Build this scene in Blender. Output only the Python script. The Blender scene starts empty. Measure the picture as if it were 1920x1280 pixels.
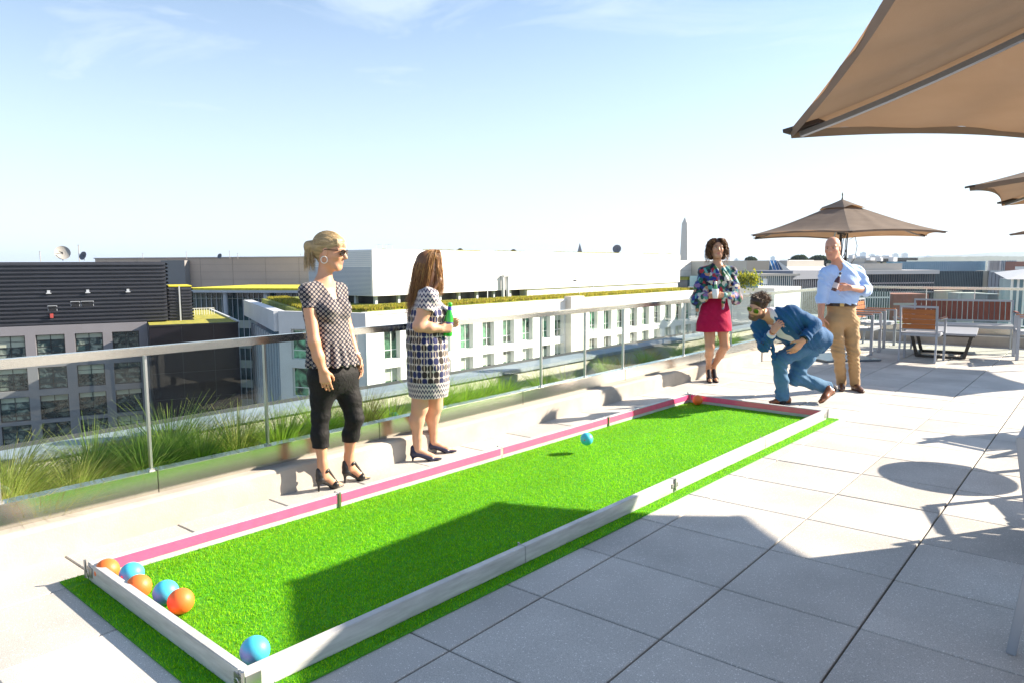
import bpy, bmesh, math, random
import numpy as np
from mathutils import Vector, Matrix
random.seed(7); RNG = np.random.default_rng(11)
sc = bpy.context.scene
COL = sc.collection

# ---------------------------------------------------------------- camera
F_PX, PITCH, ROLL, YAW, CAM_H = 1367.12, .1044, -.0052, .6914, 1.53   # pixels of the 1920x1280 picture
def ray(px, py):
    x = (px-960)/F_PX; y = (py-640)/F_PX
    c, s = math.cos(-ROLL), math.sin(-ROLL); x, y = x*c-y*s, x*s+y*c
    cp, sp = math.cos(PITCH), math.sin(PITCH)
    Y = cp-y*sp; Z = -sp-y*cp
    cy, sy = math.cos(YAW), math.sin(YAW)
    return Vector((x*cy-Y*sy, x*sy+Y*cy, Z))
CAM = Vector((0, 0, CAM_H))
FW = Vector((-math.sin(YAW), math.cos(YAW), 0)); RT = Vector((math.cos(YAW), math.sin(YAW), 0)); UP = Vector((0, 0, 1))
def gz(px, py, z=0.0):
    r = ray(px, py); return CAM+r*((z-CAM_H)/r.z)
def at(px, py, d):                       # point of the place seen at a pixel, d metres ahead of the camera (horizontally)
    r = ray(px, py); return CAM+r*(d/(r.x*FW.x+r.y*FW.y))
cam = bpy.data.cameras.new("camera"); camo = bpy.data.objects.new("camera", cam); COL.objects.link(camo)
X = (ray(1960, 640)-ray(960, 640)).normalized(); Y = -(ray(960, 1640)-ray(960, 640)).normalized(); Z = -ray(960, 640).normalized()
m = Matrix((X, Y, Z)).transposed().to_4x4(); m.translation = CAM; camo.matrix_world = m
cam.sensor_width = 36; cam.lens = 36*F_PX/1920; cam.clip_start = .05; cam.clip_end = 60000
sc.camera = camo

# ---------------------------------------------------------------- light
SUN_AZ, SUN_EL = math.radians(54), math.radians(26.7)
SUN = Vector((math.cos(SUN_AZ)*math.cos(SUN_EL), math.sin(SUN_AZ)*math.cos(SUN_EL), math.sin(SUN_EL)))
ld = bpy.data.lights.new("sun", 'SUN'); ld.energy = 4.3; ld.angle = math.radians(.53); ld.color = (1, .87, .70)
lo = bpy.data.objects.new("sun", ld); COL.objects.link(lo); lo.rotation_euler = (-SUN).to_track_quat('-Z', 'Y').to_euler(); lo.location = (4, 6, 30)
w = bpy.data.worlds.new("World"); sc.world = w; w.use_nodes = True
nt = w.node_tree; nt.nodes.clear()
wo = nt.nodes.new('ShaderNodeOutputWorld'); bg = nt.nodes.new('ShaderNodeBackground'); sky = nt.nodes.new('ShaderNodeTexSky')
sky.sky_type = 'NISHITA'; sky.sun_disc = False; sky.sun_elevation = SUN_EL; sky.sun_rotation = math.pi/2-SUN_AZ
sky.air_density = 1.0; sky.dust_density = .25; sky.ozone_density = 1.4; sky.altitude = 30
tc = nt.nodes.new('ShaderNodeTexCoord'); mp = nt.nodes.new('ShaderNodeMapping'); mp.inputs['Scale'].default_value = (1.0, 3.4, 11.0); mp.inputs['Rotation'].default_value = (.15, .25, -.5)
nz = nt.nodes.new('ShaderNodeTexNoise'); nz.inputs['Scale'].default_value = 1.6; nz.inputs['Detail'].default_value = 7; nz.inputs['Roughness'].default_value = .62; nz.inputs['Distortion'].default_value = .6
cr = nt.nodes.new('ShaderNodeValToRGB'); cr.color_ramp.elements[0].position = .40; cr.color_ramp.elements[1].position = .72
cr.color_ramp.elements[0].color = (0, 0, 0, 1); cr.color_ramp.elements[1].color = (.62, .62, .62, 1)
mx = nt.nodes.new('ShaderNodeMix'); mx.data_type = 'RGBA'; mx.inputs[7].default_value = (4.15, 4.8, 5.6, 1)   # thin cirrus
bg.inputs['Strength'].default_value = .062
L = nt.links.new
L(tc.outputs['Generated'], mp.inputs[0]); L(mp.outputs[0], nz.inputs['Vector']); L(nz.outputs[0], cr.inputs[0])
sx_ = nt.nodes.new('ShaderNodeSeparateXYZ'); L(tc.outputs['Generated'], sx_.inputs[0])      # haze layer, denser towards the horizon
mr = nt.nodes.new('ShaderNodeMapRange'); mr.inputs[1].default_value = -.02; mr.inputs[2].default_value = .5; mr.inputs[3].default_value = 1; mr.inputs[4].default_value = 0; L(sx_.outputs[2], mr.inputs[0])
pw0 = nt.nodes.new('ShaderNodeMath'); pw0.operation = 'POWER'; pw0.inputs[1].default_value = 1.7; L(mr.outputs[0], pw0.inputs[0])
mxm = nt.nodes.new('ShaderNodeMath'); mxm.operation = 'MAXIMUM'; L(cr.outputs[0], mxm.inputs[0]); L(pw0.outputs[0], mxm.inputs[1]); L(mxm.outputs[0], mx.inputs[0])
L(sky.outputs[0], mx.inputs[6]); L(mx.outputs[2], bg.inputs[0]); L(bg.outputs[0], wo.inputs[0])
vs = sc.view_settings; vs.view_transform = 'Standard'; vs.look = 'None'; vs.gamma = 1; vs.exposure = 1.86; vs.use_curve_mapping = False
sc.cycles.max_bounces = 8; sc.cycles.transparent_max_bounces = 24; sc.cycles.caustics_reflective = False; sc.cycles.caustics_refractive = False

# ---------------------------------------------------------------- materials
MATS = {}
def mat(name, col=(.5, .5, .5), rough=.6, metal=0, var=0, vscale=5, bump=0, bscale=40, spec=.5, trans=0, col2=None, alpha=None, emit=None, coat=0, sss=0, detail=4, stretch=None):
    if name in MATS: return MATS[name]
    mt = bpy.data.materials.new(name); mt.use_nodes = True; t = mt.node_tree; b = t.nodes['Principled BSDF']
    b.inputs['Base Color'].default_value = (*col, 1); b.inputs['Roughness'].default_value = rough; b.inputs['Metallic'].default_value = metal
    b.inputs['Specular IOR Level'].default_value = spec; b.inputs['Coat Weight'].default_value = coat
    if trans: b.inputs['Transmission Weight'].default_value = trans
    if sss: b.inputs['Subsurface Weight'].default_value = sss; b.inputs['Subsurface Radius'].default_value = (.02, .008, .004); b.inputs['Subsurface Scale'].default_value = .6
    def coords():
        c = t.nodes.new('ShaderNodeTexCoord')
        if stretch:
            mm = t.nodes.new('ShaderNodeMapping'); mm.inputs['Scale'].default_value = stretch; t.links.new(c.outputs['Object'], mm.inputs[0]); return mm.outputs[0]
        return c.outputs['Object']
    if var or col2:
        n = t.nodes.new('ShaderNodeTexNoise'); n.inputs['Scale'].default_value = vscale; n.inputs['Detail'].default_value = detail; n.inputs['Roughness'].default_value = .6
        t.links.new(coords(), n.inputs['Vector'])
        r = t.nodes.new('ShaderNodeValToRGB'); r.color_ramp.elements[0].position = .3; r.color_ramp.elements[1].position = .7
        c2 = col2 or tuple(min(1, c*(1+var)) for c in col); c1 = col if col2 else tuple(c*(1-var) for c in col)
        r.color_ramp.elements[0].color = (*c1, 1); r.color_ramp.elements[1].color = (*c2, 1)
        t.links.new(n.outputs[0], r.inputs[0]); t.links.new(r.outputs[0], b.inputs['Base Color'])
    if bump:
        n2 = t.nodes.new('ShaderNodeTexNoise'); n2.inputs['Scale'].default_value = bscale; n2.inputs['Detail'].default_value = 5
        t.links.new(coords(), n2.inputs['Vector'])
        bp = t.nodes.new('ShaderNodeBump'); bp.inputs['Strength'].default_value = bump; bp.inputs['Distance'].default_value = .01
        t.links.new(n2.outputs[0], bp.inputs['Height']); t.links.new(bp.outputs[0], b.inputs['Normal'])
    MATS[name] = mt; return mt
def nodes_of(mt): return mt.node_tree, mt.node_tree.nodes['Principled BSDF']

# ---------------------------------------------------------------- mesh helpers
class MB:
    def __init__(s): s.v = []; s.f = []; s.mi = []
    def add(s, vs, fs, mi=0):
        o = len(s.v); s.v += [tuple(v) for v in vs]; s.f += [tuple(i+o for i in f) for f in fs]; s.mi += [mi]*len(fs); return s
    def box(s, c, d, rz=0, mi=0, taper=1, M=None):
        hx, hy, hz = d[0]/2, d[1]/2, d[2]/2; vs = []
        for z in (-1, 1):
            k = taper if z > 0 else 1
            for x, y in ((-1, -1), (1, -1), (1, 1), (-1, 1)): vs.append(Vector((x*hx*k, y*hy*k, z*hz)))
        R = M or Matrix.Rotation(rz, 3, 'Z'); vs = [R @ v+Vector(c) for v in vs]
        return s.add(vs, [(0, 3, 2, 1), (4, 5, 6, 7), (0, 1, 5, 4), (1, 2, 6, 5), (2, 3, 7, 6), (3, 0, 4, 7)], mi)
    def box2(s, a, b, mi=0):
        return s.box([(a[i]+b[i])/2 for i in range(3)], [abs(a[i]-b[i]) for i in range(3)], 0, mi)
    def bar(s, a, b, w, h, mi=0, up=UP):     # rectangular bar between two points
        a, b = Vector(a), Vector(b); d = b-a; L_ = d.length; z = d.normalized()
        x = z.cross(up); x = x.normalized() if x.length > 1e-4 else Vector((1, 0, 0)); y = x.cross(z)
        R = Matrix((x, y, z)).transposed(); return s.box((a+b)/2, (w, h, L_), 0, mi, 1, R)
    def tube(s, pts, r, n=8, mi=0, cap=True):
        pts = [Vector(p) for p in pts]; rs = r if isinstance(r, (list, tuple)) else [r]*len(pts)
        vs, fs = [], []; prev = None
        for i, p in enumerate(pts):
            t = (pts[min(i+1, len(pts)-1)]-pts[max(i-1, 0)]).normalized()
            if prev is None: x = t.cross(Vector((0, 0, 1))) if abs(t.z) < .9 else t.cross(Vector((1, 0, 0)))
            else: x = prev-t*prev.dot(t)
            x.normalize(); prev = x; y = t.cross(x)
            for k in range(n):
                a = 2*math.pi*k/n; vs.append(p+(x*math.cos(a)+y*math.sin(a))*rs[i])
        for i in range(len(pts)-1):
            for k in range(n):
                a = i*n+k; b = i*n+(k+1) % n; fs.append((a, b, b+n, a+n))
        if cap: fs.append(tuple(reversed(range(n)))); fs.append(tuple((len(pts)-1)*n+k for k in range(n)))
        return s.add(vs, fs, mi)
    def lathe(s, prof, c=(0, 0, 0), n=20, mi=0):
        vs, fs = [], []
        for r, z in prof:
            for k in range(n):
                a = 2*math.pi*k/n; vs.append((c[0]+r*math.cos(a), c[1]+r*math.sin(a), c[2]+z))
        for i in range(len(prof)-1):
            for k in range(n): a = i*n+k; b = i*n+(k+1) % n; fs.append((a, b, b+n, a+n))
        return s.add(vs, fs, mi)
    def prism(s, poly, z0, z1, mi=0):
        n = len(poly); A = sum(poly[i][0]*poly[(i+1) % n][1]-poly[(i+1) % n][0]*poly[i][1] for i in range(n))
        if A < 0: poly = poly[::-1]
        vs = [(x, y, z0) for x, y in poly]+[(x, y, z1) for x, y in poly]
        fs = [tuple(reversed(range(n))), tuple(range(n, 2*n))]+[(i, (i+1) % n, (i+1) % n+n, i+n) for i in range(n)]
        return s.add(vs, fs, mi)
    def build(s, name, m, parent=None, smooth=False, bevel=0, bseg=2, **kw):
        me = bpy.data.meshes.new(name); me.from_pydata(s.v, [], s.f)
        ms = m if isinstance(m, (list, tuple)) else [m]
        for q in ms: me.materials.append(q)
        me.polygons.foreach_set('material_index', s.mi)
        if smooth: me.polygons.foreach_set('use_smooth', [True]*len(me.polygons))
        me.update(); o = bpy.data.objects.new(name, me); COL.objects.link(o)
        if bevel:
            bm = bmesh.new(); bm.from_mesh(me); bmesh.ops.bevel(bm, geom=bm.edges[:], offset=bevel, segments=bseg, affect='EDGES', clamp_overlap=True); bm.to_mesh(me); bm.free()
        if parent: o.parent = parent
        if kw: tag(o, **kw)
        return o
def fastmesh(name, V, Fa, m, parent=None, smooth=True, **kw):   # numpy verts, faces (quads or tris)
    me = bpy.data.meshes.new(name); V = np.asarray(V, np.float32); Fa = np.asarray(Fa, np.int32); k = Fa.shape[1]
    me.vertices.add(len(V)); me.vertices.foreach_set('co', V.ravel()); me.loops.add(Fa.size); me.loops.foreach_set('vertex_index', Fa.ravel())
    me.polygons.add(len(Fa)); me.polygons.foreach_set('loop_start', np.arange(len(Fa), dtype=np.int32)*k)
    me.polygons.foreach_set('use_smooth', np.full(len(Fa), smooth)); me.update(calc_edges=True)
    for q in (m if isinstance(m, (list, tuple)) else [m]): me.materials.append(q)
    o = bpy.data.objects.new(name, me); COL.objects.link(o)
    if parent: o.parent = parent
    if kw: tag(o, **kw)
    return o
def tag(o, label=None, cat=None, group=None, kind=None):
    if label: o['label'] = label
    if cat: o['category'] = cat
    if group: o['group'] = group
    if kind: o['kind'] = kind
    return o
def empty(name, loc=(0, 0, 0), rz=0, **kw):
    o = bpy.data.objects.new(name, None); COL.objects.link(o); o.location = loc; o.rotation_euler = (0, 0, rz); o.empty_display_size = .1
    return tag(o, **kw)
KIDS = {}
def copy_tree(o, parent=None):
    c = o.copy(); COL.objects.link(c)
    if parent: c.parent = parent
    for ch in [q for q in list(COL.objects) if q.parent == o]: copy_tree(ch, c)
    return c
# ================================================================ TERRACE
XC, YB = -4.24, 15.8            # front faces of the side kerb and of the back kerb
GRD = -38.0
m_speck = mat('paver', (.50, .455, .41), .75)
t, b = nodes_of(m_speck)
c = t.nodes.new('ShaderNodeTexCoord'); isl = t.nodes.new('ShaderNodeNewGeometry')
n1 = t.nodes.new('ShaderNodeTexNoise'); n1.inputs['Scale'].default_value = 260; n1.inputs['Detail'].default_value = 3
n2 = t.nodes.new('ShaderNodeTexNoise'); n2.inputs['Scale'].default_value = 1.7; n2.inputs['Detail'].default_value = 6
vo = t.nodes.new('ShaderNodeTexVoronoi'); vo.inputs['Scale'].default_value = 88
r1 = t.nodes.new('ShaderNodeValToRGB'); r1.color_ramp.elements[0].position = .35; r1.color_ramp.elements[1].position = .65
r1.color_ramp.elements[0].color = (.37, .36, .34, 1); r1.color_ramp.elements[1].color = (.60, .575, .54, 1)
rv = t.nodes.new('ShaderNodeValToRGB'); rv.color_ramp.elements[0].position = .0; rv.color_ramp.elements[1].position = .33; rv.color_ramp.elements[0].color = (1, 1, 1, 1); rv.color_ramp.elements[1].color = (0, 0, 0, 1)
vm = t.nodes.new('ShaderNodeMix'); vm.data_type = 'RGBA'; vm.inputs[7].default_value = (1, .98, .95, 1)
wn = t.nodes.new('ShaderNodeTexWhiteNoise'); wn.noise_dimensions = '3D'
mlt = t.nodes.new('ShaderNodeMath'); mlt.operation = 'MULTIPLY'
gtn = t.nodes.new('ShaderNodeMath'); gtn.operation = 'GREATER_THAN'; gtn.inputs[1].default_value = .60
hs = t.nodes.new('ShaderNodeHueSaturation'); ma = t.nodes.new('ShaderNodeMapRange'); ma.inputs[3].default_value = .90; ma.inputs[4].default_value = 1.08
mb = t.nodes.new('ShaderNodeMapRange'); mb.inputs[1].default_value = .3; mb.inputs[2].default_value = .7; mb.inputs[3].default_value = .80; mb.inputs[4].default_value = 1.1
mm = t.nodes.new('ShaderNodeMath'); mm.operation = 'MULTIPLY'
L = t.links.new
for q in (n1, n2, vo): L(c.outputs['Object'], q.inputs['Vector'])
L(n1.outputs[0], r1.inputs[0]); L(vo.outputs['Distance'], rv.inputs[0]); L(vo.outputs['Color'], wn.inputs['Vector']); L(wn.outputs[0], gtn.inputs[0])
L(gtn.outputs[0], mlt.inputs[0]); L(rv.outputs[0], mlt.inputs[1]); L(mlt.outputs[0], vm.inputs[0]); L(r1.outputs[0], vm.inputs[6])
L(isl.outputs['Random Per Island'], ma.inputs[0]); L(n2.outputs[0], mb.inputs[0]); L(ma.outputs[0], mm.inputs[0]); L(mb.outputs[0], mm.inputs[1])
L(mm.outputs[0], hs.inputs['Value']); L(vm.outputs[2], hs.inputs['Color']); L(hs.outputs[0], b.inputs['Base Color'])
bp = t.nodes.new('ShaderNodeBump'); bp.inputs['Strength'].default_value = .25; bp.inputs['Distance'].default_value = .004; L(n1.outputs[0], bp.inputs['Height']); L(bp.outputs[0], b.inputs['Normal'])

S = .61; mbp = MB()
xs = [(k-.2254)*S for k in range(-7, 14)]; ys = [(k+.2375)*S for k in range(-8, 27)]
xs[0] = max(xs[0], XC-.01)
for i in range(len(xs)-1):
    for j in range(len(ys)-1):
        x0, x1, y0, y1 = xs[i]+.0045, xs[i+1]-.0045, ys[j]+.0045, min(ys[j+1]-.0045, YB+.02)
        if x1 < XC or y0 > YB: continue
        x0 = max(x0, XC-.02); dz = random.uniform(-.0012, .0012); e = .004
        mbp.add([(x0, y0, -.04), (x1, y0, -.04), (x1, y1, -.04), (x0, y1, -.04), (x0, y0, dz-e), (x1, y0, dz-e), (x1, y1, dz-e), (x0, y1, dz-e),
                 (x0+e, y0+e, dz), (x1-e, y0+e, dz), (x1-e, y1-e, dz), (x0+e, y1-e, dz)],
                [(0, 1, 5, 4), (1, 2, 6, 5), (2, 3, 7, 6), (3, 0, 4, 7), (4, 5, 9, 8), (5, 6, 10, 9), (6, 7, 11, 10), (7, 4, 8, 11), (8, 9, 10, 11)])
mbp.build('terrace_paving', m_speck, kind='structure')
m_conc = mat('concrete', (.42, .385, .34), .85, var=.22, vscale=2.2, bump=.14, bscale=90, detail=8)
m_coping = mat('coping_stone', (.24, .28, .33), .7, var=.12, vscale=3, bump=.2, bscale=50)
m_gap = mat('gap_dark', (.05, .05, .05), .9)
MB().box2((-7.6, -5, -.1), (9, 18.6, -.05)).build('terrace_slab', m_gap, kind='structure')
# our own building under the terrace (seen only in reflections)
m_ownwall = mat('own_wall', (.55, .5, .44), .8, var=.1)
ow = empty('office_tower', (0, 0, GRD), label='tall tan office tower carrying the roof terrace', cat='building')
MB().box2((-7.5, -30, 0), (30, 18.5, -GRD-.3)).build('wall', m_ownwall, ow)
# kerbs: concrete upstand, softly rounded top
def strip(name, prof, a, b_, m_, **kw):      # profile (offset outward, z) extruded a->b_ ; outward is left of travel
    a, b_ = Vector(a), Vector(b_); d = (b_-a).normalized(); nrm = Vector((-d.y, d.x, 0)); n = len(prof)
    N = max(1, int((b_-a).length/1.8)); q = MB(); vs = []
    for k in range(N+1):
        p = a.lerp(b_, k/N)
        for o_, z in prof: vs.append(p+nrm*o_+UP*z)
    fs = [(k*n+i, (k+1)*n+i, (k+1)*n+i+1, k*n+i+1) for k in range(N) for i in range(n-1)]
    fs += [tuple(range(n)), tuple(reversed([N*n+i for i in range(n)]))]
    q.add(vs, fs); return q.build(name, m_, smooth=False, **kw)
kp = [(0, -.04), (0, .165), (.008, .18), (.025, .188), (.22, .195), (.22, -.04)]
strip('kerb', kp, (XC, -4, 0), (XC, YB+.3, 0), m_conc, label='long beige concrete kerb along the left glass railing', cat='kerb')
strip('kerb', kp, (XC-.02, YB, 0), (8.3, YB, 0), m_conc, label='concrete kerb across the far end behind the bench', cat='kerb')

# ---- glass railings
m_steel = mat('brushed_steel', (.68, .66, .60), .20, 1, var=.05, vscale=40, bump=.03, bscale=200, stretch=(1, .03, 1))
m_steel2 = mat('steel_post', (.6, .6, .6), .35, 1)
m_glass = bpy.data.materials.new('rail_glass'); m_glass.use_nodes = True; t = m_glass.node_tree; t.nodes.clear()
o_ = t.nodes.new('ShaderNodeOutputMaterial'); tr = t.nodes.new('ShaderNodeBsdfTransparent'); tr.inputs[0].default_value = (.93, .98, .96, 1)
gl = t.nodes.new('ShaderNodeBsdfGlossy'); gl.inputs['Roughness'].default_value = .01; lw = t.nodes.new('ShaderNodeLayerWeight'); lw.inputs[0].default_value = .5
pw_ = t.nodes.new('ShaderNodeMath'); pw_.operation = 'POWER'; pw_.inputs[1].default_value = 4.5; fr = t.nodes.new('ShaderNodeMath'); fr.operation = 'MULTIPLY_ADD'; fr.inputs[1].default_value = .9; fr.inputs[2].default_value = .02
t.links.new(lw.outputs['Facing'], pw_.inputs[0]); t.links.new(pw_.outputs[0], fr.inputs[0]); ms = t.nodes.new('ShaderNodeMixShader')
t.links.new(fr.outputs[0], ms.inputs[0]); t.links.new(tr.outputs[0], ms.inputs[1]); t.links.new(gl.outputs[0], ms.inputs[2]); t.links.new(ms.outputs[0], o_.inputs[0])
m_gedge = mat('glass_edge', (.25, .55, .45), .2)
def railing(a, b_, posts, label, joints):
    a, b_ = Vector(a), Vector(b_); d = (b_-a).normalized(); n = Vector((-d.y, d.x, 0)); Ln = (b_-a).length
    rz = math.atan2(d.y, d.x); R = empty('glass_railing', a, rz, label=label, cat='railing')
    MB().box2((0, -.012, 1.018), (Ln, .045, 1.068)).build('top_rail', m_steel, R, bevel=.006)
    q = MB(); js = [0]+joints+[Ln]
    for i in range(len(js)-1): q.box2((js[i]+.002, -.004, .178), (js[i+1]-.002, .09, .325))
    q.build('base_fascia', m_steel, R, bevel=.003)
    pj = [0]+posts+[Ln]
    for i in range(len(pj)-1): MB().box2((pj[i]+.008, .03, .32), (pj[i+1]-.008, .038, 1.02)).build('glass_panel', m_glass, R)
    for p in posts:
        MB().box2((p-.0065, .024, .32), (p+.0065, .05, 1.02)).box2((p-.016, .02, .322), (p+.016, .058, .335)).build('post', m_steel2, R)
    return R
XR, YR = -4.34, 16.05
railing((XR, -4, 0), (XR, YR, 0), [y+4 for y in (.36, 1.13, 1.90, 2.68, 3.45, 5.74, 6.52, 7.31, 8.86, 10.4, 11.95, 13.5)],
        'long glass and steel railing on the left kerb above the grass planter', [5.92, 7.62, 9.4, 11.3, 13.3, 15.3, 17.2])
railing((XR, YR, 0), (8.2, YR, 0), [1.5, 2.3, 3.9, 5.5, 7.1], 'glass railing with pale top rail across the far end behind the bench', [2, 4.4, 6.8])

# ---- planter outside the railing
m_wall = mat('planter_wall', (.50, .47, .40), .9, var=.16, vscale=3, bump=.5, bscale=45, detail=8)
XP = -5.45
pw = empty('planter_wall', (XP, 0, 0), label='low concrete planter wall with blue grey coping beyond the glass railing', cat='wall')
MB().box2((-.26, -5, -.5), (0, 18.2, .255)).build('wall', m_wall, pw)
MB().box2((-.29, -5.02, .258), (.03, 18.23, .305)).build('coping', m_coping, pw, bevel=.006)
pw2 = empty('planter_wall', (0, 17.6, 0), label='low concrete parapet beyond the far glass railing', cat='wall')
MB().box2((XP+.01, 0, -.5), (9, .26, .20)).build('wall', m_wall, pw2)
MB().box2((XP+.04, -.03, .203), (9, .29, .25)).build('coping', m_coping, pw2, bevel=.006)
m_soil = mat('planter_green', (.05, .085, .02), .95, col2=(.12, .17, .03), vscale=9, bump=.8, bscale=60)
q = MB(); N = 90
vs = []; 
for i in range(N+1):
    for j in range(9):
        vs.append((XP+j*(1.12/8), -5+i*(22.5/N), .02+random.uniform(-.015, .03)))
q.add(vs, [(i*9+j, i*9+j+1, (i+1)*9+j+1, (i+1)*9+j) for i in range(N) for j in range(8)])
q.add([(XR-.02, YR+.06, .03), (8.2, YR+.06, .03), (8.2, 17.6, .03), (XR-.02, 17.6, .03)], [(0, 1, 2, 3)])
q.build('planter_ground', m_soil, smooth=True, kind='structure')

# ---- ornamental grass clumps
def attr_color_mat(name, rough=.6, trans=.5):
    mt = bpy.data.materials.new(name); mt.use_nodes = True; t, b = nodes_of(mt); a = t.nodes.new('ShaderNodeAttribute'); a.attribute_name = 'Col'
    t.links.new(a.outputs['Color'], b.inputs['Base Color']); b.inputs['Roughness'].default_value = rough; b.inputs['Specular IOR Level'].default_value = .2
    td = t.nodes.new('ShaderNodeBsdfTranslucent'); t.links.new(a.outputs['Color'], td.inputs[0]); mx_ = t.nodes.new('ShaderNodeMixShader'); mx_.inputs[0].default_value = trans
    o = t.nodes['Material Output']; t.links.new(b.outputs[0], mx_.inputs[1]); t.links.new(td.outputs[0], mx_.inputs[2]); t.links.new(mx_.outputs[0], o.inputs[0]); return mt
m_blade = attr_color_mat('grass_blade')
def set_col(o, cols):        # per-vertex colours
    me = o.data; a = me.color_attributes.new('Col', 'FLOAT_COLOR', 'POINT'); C = np.ones((len(me.vertices), 4), np.float32); C[:, :3] = cols; a.data.foreach_set('color', C.ravel())
def clump(x, y, h, n, pal, lean, seed, label, spread=.13):
    r = np.random.default_rng(seed); K = 6
    th = r.uniform(0, 2*np.pi, n); rad = r.uniform(0, .07, n); L_ = h*r.uniform(.6, 1.25, n); out = r.uniform(.15, 1.0, n)*spread*3.2*(L_/.45)
    ln = np.array(lean)[None]*r.uniform(.4, 1.2, (n, 1))
    t_ = np.linspace(0, 1, K)[None, :, None]
    base = np.stack([rad*np.cos(th), rad*np.sin(th), np.full(n, -.02)], 1)[:, None]
    dirs = np.stack([np.cos(th)*out+ln[:, 0], np.sin(th)*out+ln[:, 1], np.zeros(n)], 1)[:, None]
    up = np.stack([np.zeros(n), np.zeros(n), L_], 1)[:, None]
    droop = r.uniform(.1, .75, n)[:, None, None]
    P = base+dirs*t_**1.6+up*(t_-droop*.45*t_**2.6)
    side = np.stack([-np.sin(th+r.uniform(-1, 1, n)), np.cos(th), np.zeros(n)], 1)[:, None]
    wd = (r.uniform(.0020, .0046, n)[:, None, None])*(1-.85*t_)
    V = np.stack([P-side*wd, P+side*wd], 2).reshape(-1, 3)
    idx = (np.arange(n)[:, None]*K*2+np.arange(K-1)[None]*2).ravel(); Fa = np.stack([idx, idx+1, idx+3, idx+2], 1)
    o = fastmesh('ornamental_grass', V, Fa, m_blade); o.location = (x, y, .03)
    pal = np.array(pal); w_ = r.dirichlet(np.ones(len(pal))*.8, n); c_ = w_ @ pal; tip = np.array([.60, .50, .22])
    tt = np.repeat(t_[0, :, 0], 2)[None, :, None]; cc = c_[:, None]*(1-.5*tt**2)+tip*(.5*tt**2)*r.uniform(.2, 1, (n, 1, 1))
    set_col(o, cc.reshape(-1, 3)); tag(o, label, 'grass clump', 'ornamental grasses along the planter'); return o
G1 = [(.22, .48, .02), (.34, .60, .03), (.44, .62, .05)]; G2 = [(.13, .32, .04), (.20, .42, .04), (.32, .48, .07)]; G3 = [(.60, .58, .10), (.75, .64, .2), (.36, .54, .05), (.80, .68, .32), (.28, .50, .04)]
# ---- planting
G = [  # x, y, height, blades, palette, lean, width, label
 (-4.72, .45, .34, 320, G1, (.05, .1), 'green grass clump at the very left edge of the planter'),
 (-4.85, .95, .40, 420, G3, (.12, .15), 'straw yellow seeding grass clump at the left end of the planter'),
 (-4.62, 1.22, .34, 420, G3, (.12, .2), 'yellow green arching grass clump behind the leftmost glass panel'),
 (-5.05, 1.35, .42, 420, G3, (.1, .16), 'tall straw coloured grass clump against the coping at far left'),
 (-4.75, 1.62, .36, 420, G3, (.1, .2), 'blond windblown grass clump left of the first tall post'),
 (-5.12, 1.85, .40, 380, G2, (.05, .05), 'dark green grass clump against the coping behind the tall post'),
 (-4.8, 2.05, .42, 480, G2, (.0, .1), 'dark green grass clump just right of the tall glass post'),
 (-5.08, 2.35, .46, 420, G2, (.0, .1), 'dark grass clump with wispy brown tops by the coping'),
 (-4.78, 2.42, .40, 420, G2, (.03, .1), 'dense dark tuft under the dark panelled building'),
 (-4.85, 2.72, .42, 420, G3, (-.02, .05), 'yellow green clump left of the blonde woman'),
 (-4.72, 3.0, .42, 440, G1, (.04, .06), 'bright green clump behind the blonde woman on her left'),
 (-4.8, 3.42, .40, 440, G1, (0, .05), 'bright green clump between the legs of the blonde woman'),
 (-4.75, 3.78, .42, 380, [(.14, .14, .03), (.10, .13, .02), (.24, .17, .06)], (0, 0), 'olive and rust brown clump between the two women'),
 (-4.7, 4.05, .34, 360, G1, (0, .05), 'low green clump left of the woman in the dress'),
 (-4.78, 4.62, .42, 420, G1, (.05, .1), 'lime green clump just right of the woman in the dress'),
 (-4.68, 4.95, .36, 420, G1, (.06, .1), 'arching lime green clump below the white facade'),
 (-4.75, 5.28, .36, 380, G1, (.03, .08), 'soft green clump left of the first thin post'),
 (-4.78, 5.62, .34, 320, G1, (.0, .05), 'spiky green clump touching the first thin post'),
 (-4.82, 6.35, .32, 260, G2, (.0, .0), 'dark spiky clump between the two thin posts'),
 (-4.7, 6.62, .30, 220, G2, (.02, .0), 'small dark clump by the second thin post'),
 (-4.62, 7.72, .34, 240, [(.30, .30, .02), (.2, .22, .02), (.35, .22, .05)], (.0, .0), 'upright yellow green tuft standing alone in the planter'),
 (-5.05, 8.0, .30, 200, G2, (.0, .0), 'shaded wispy clump behind the yellow green tuft'),
 (-4.95, 8.9, .32, 260, G1, (.0, .0), 'pale green clump left of the woman in the red skirt'),
 (-4.8, 9.7, .34, 300, G1, (.0, .0), 'green clump behind the woman in the red skirt'),
 (-4.75, 10.7, .36, 320, G1, (.0, .0), 'green clump between the red skirt and the crouching man'),
 (-4.95, 11.6, .36, 320, G1, (.0, .0), 'green clump beyond the head of the crouching man'),
 (-4.2, 16.75, .30, 260, G1, (.0, .0), 'low clump at the far corner behind the glass'),
 (-3.3, 16.9, .28, 240, G1, (.0, .0), 'low clump seen behind the armchairs'),
 (-2.2, 16.8, .24, 240, G1, (.0, .0), 'low clump seen under the bench back'),
 (-1.2, 16.8, .26, 240, G1, (.0, .0), 'low clump behind the right end of the bench')]
for i, (x, y, h, n, pal, ln, lb) in enumerate(G): clump(x, y, h*1.12, int(n*2.4), pal, ln, 100+i, lb)
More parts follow.
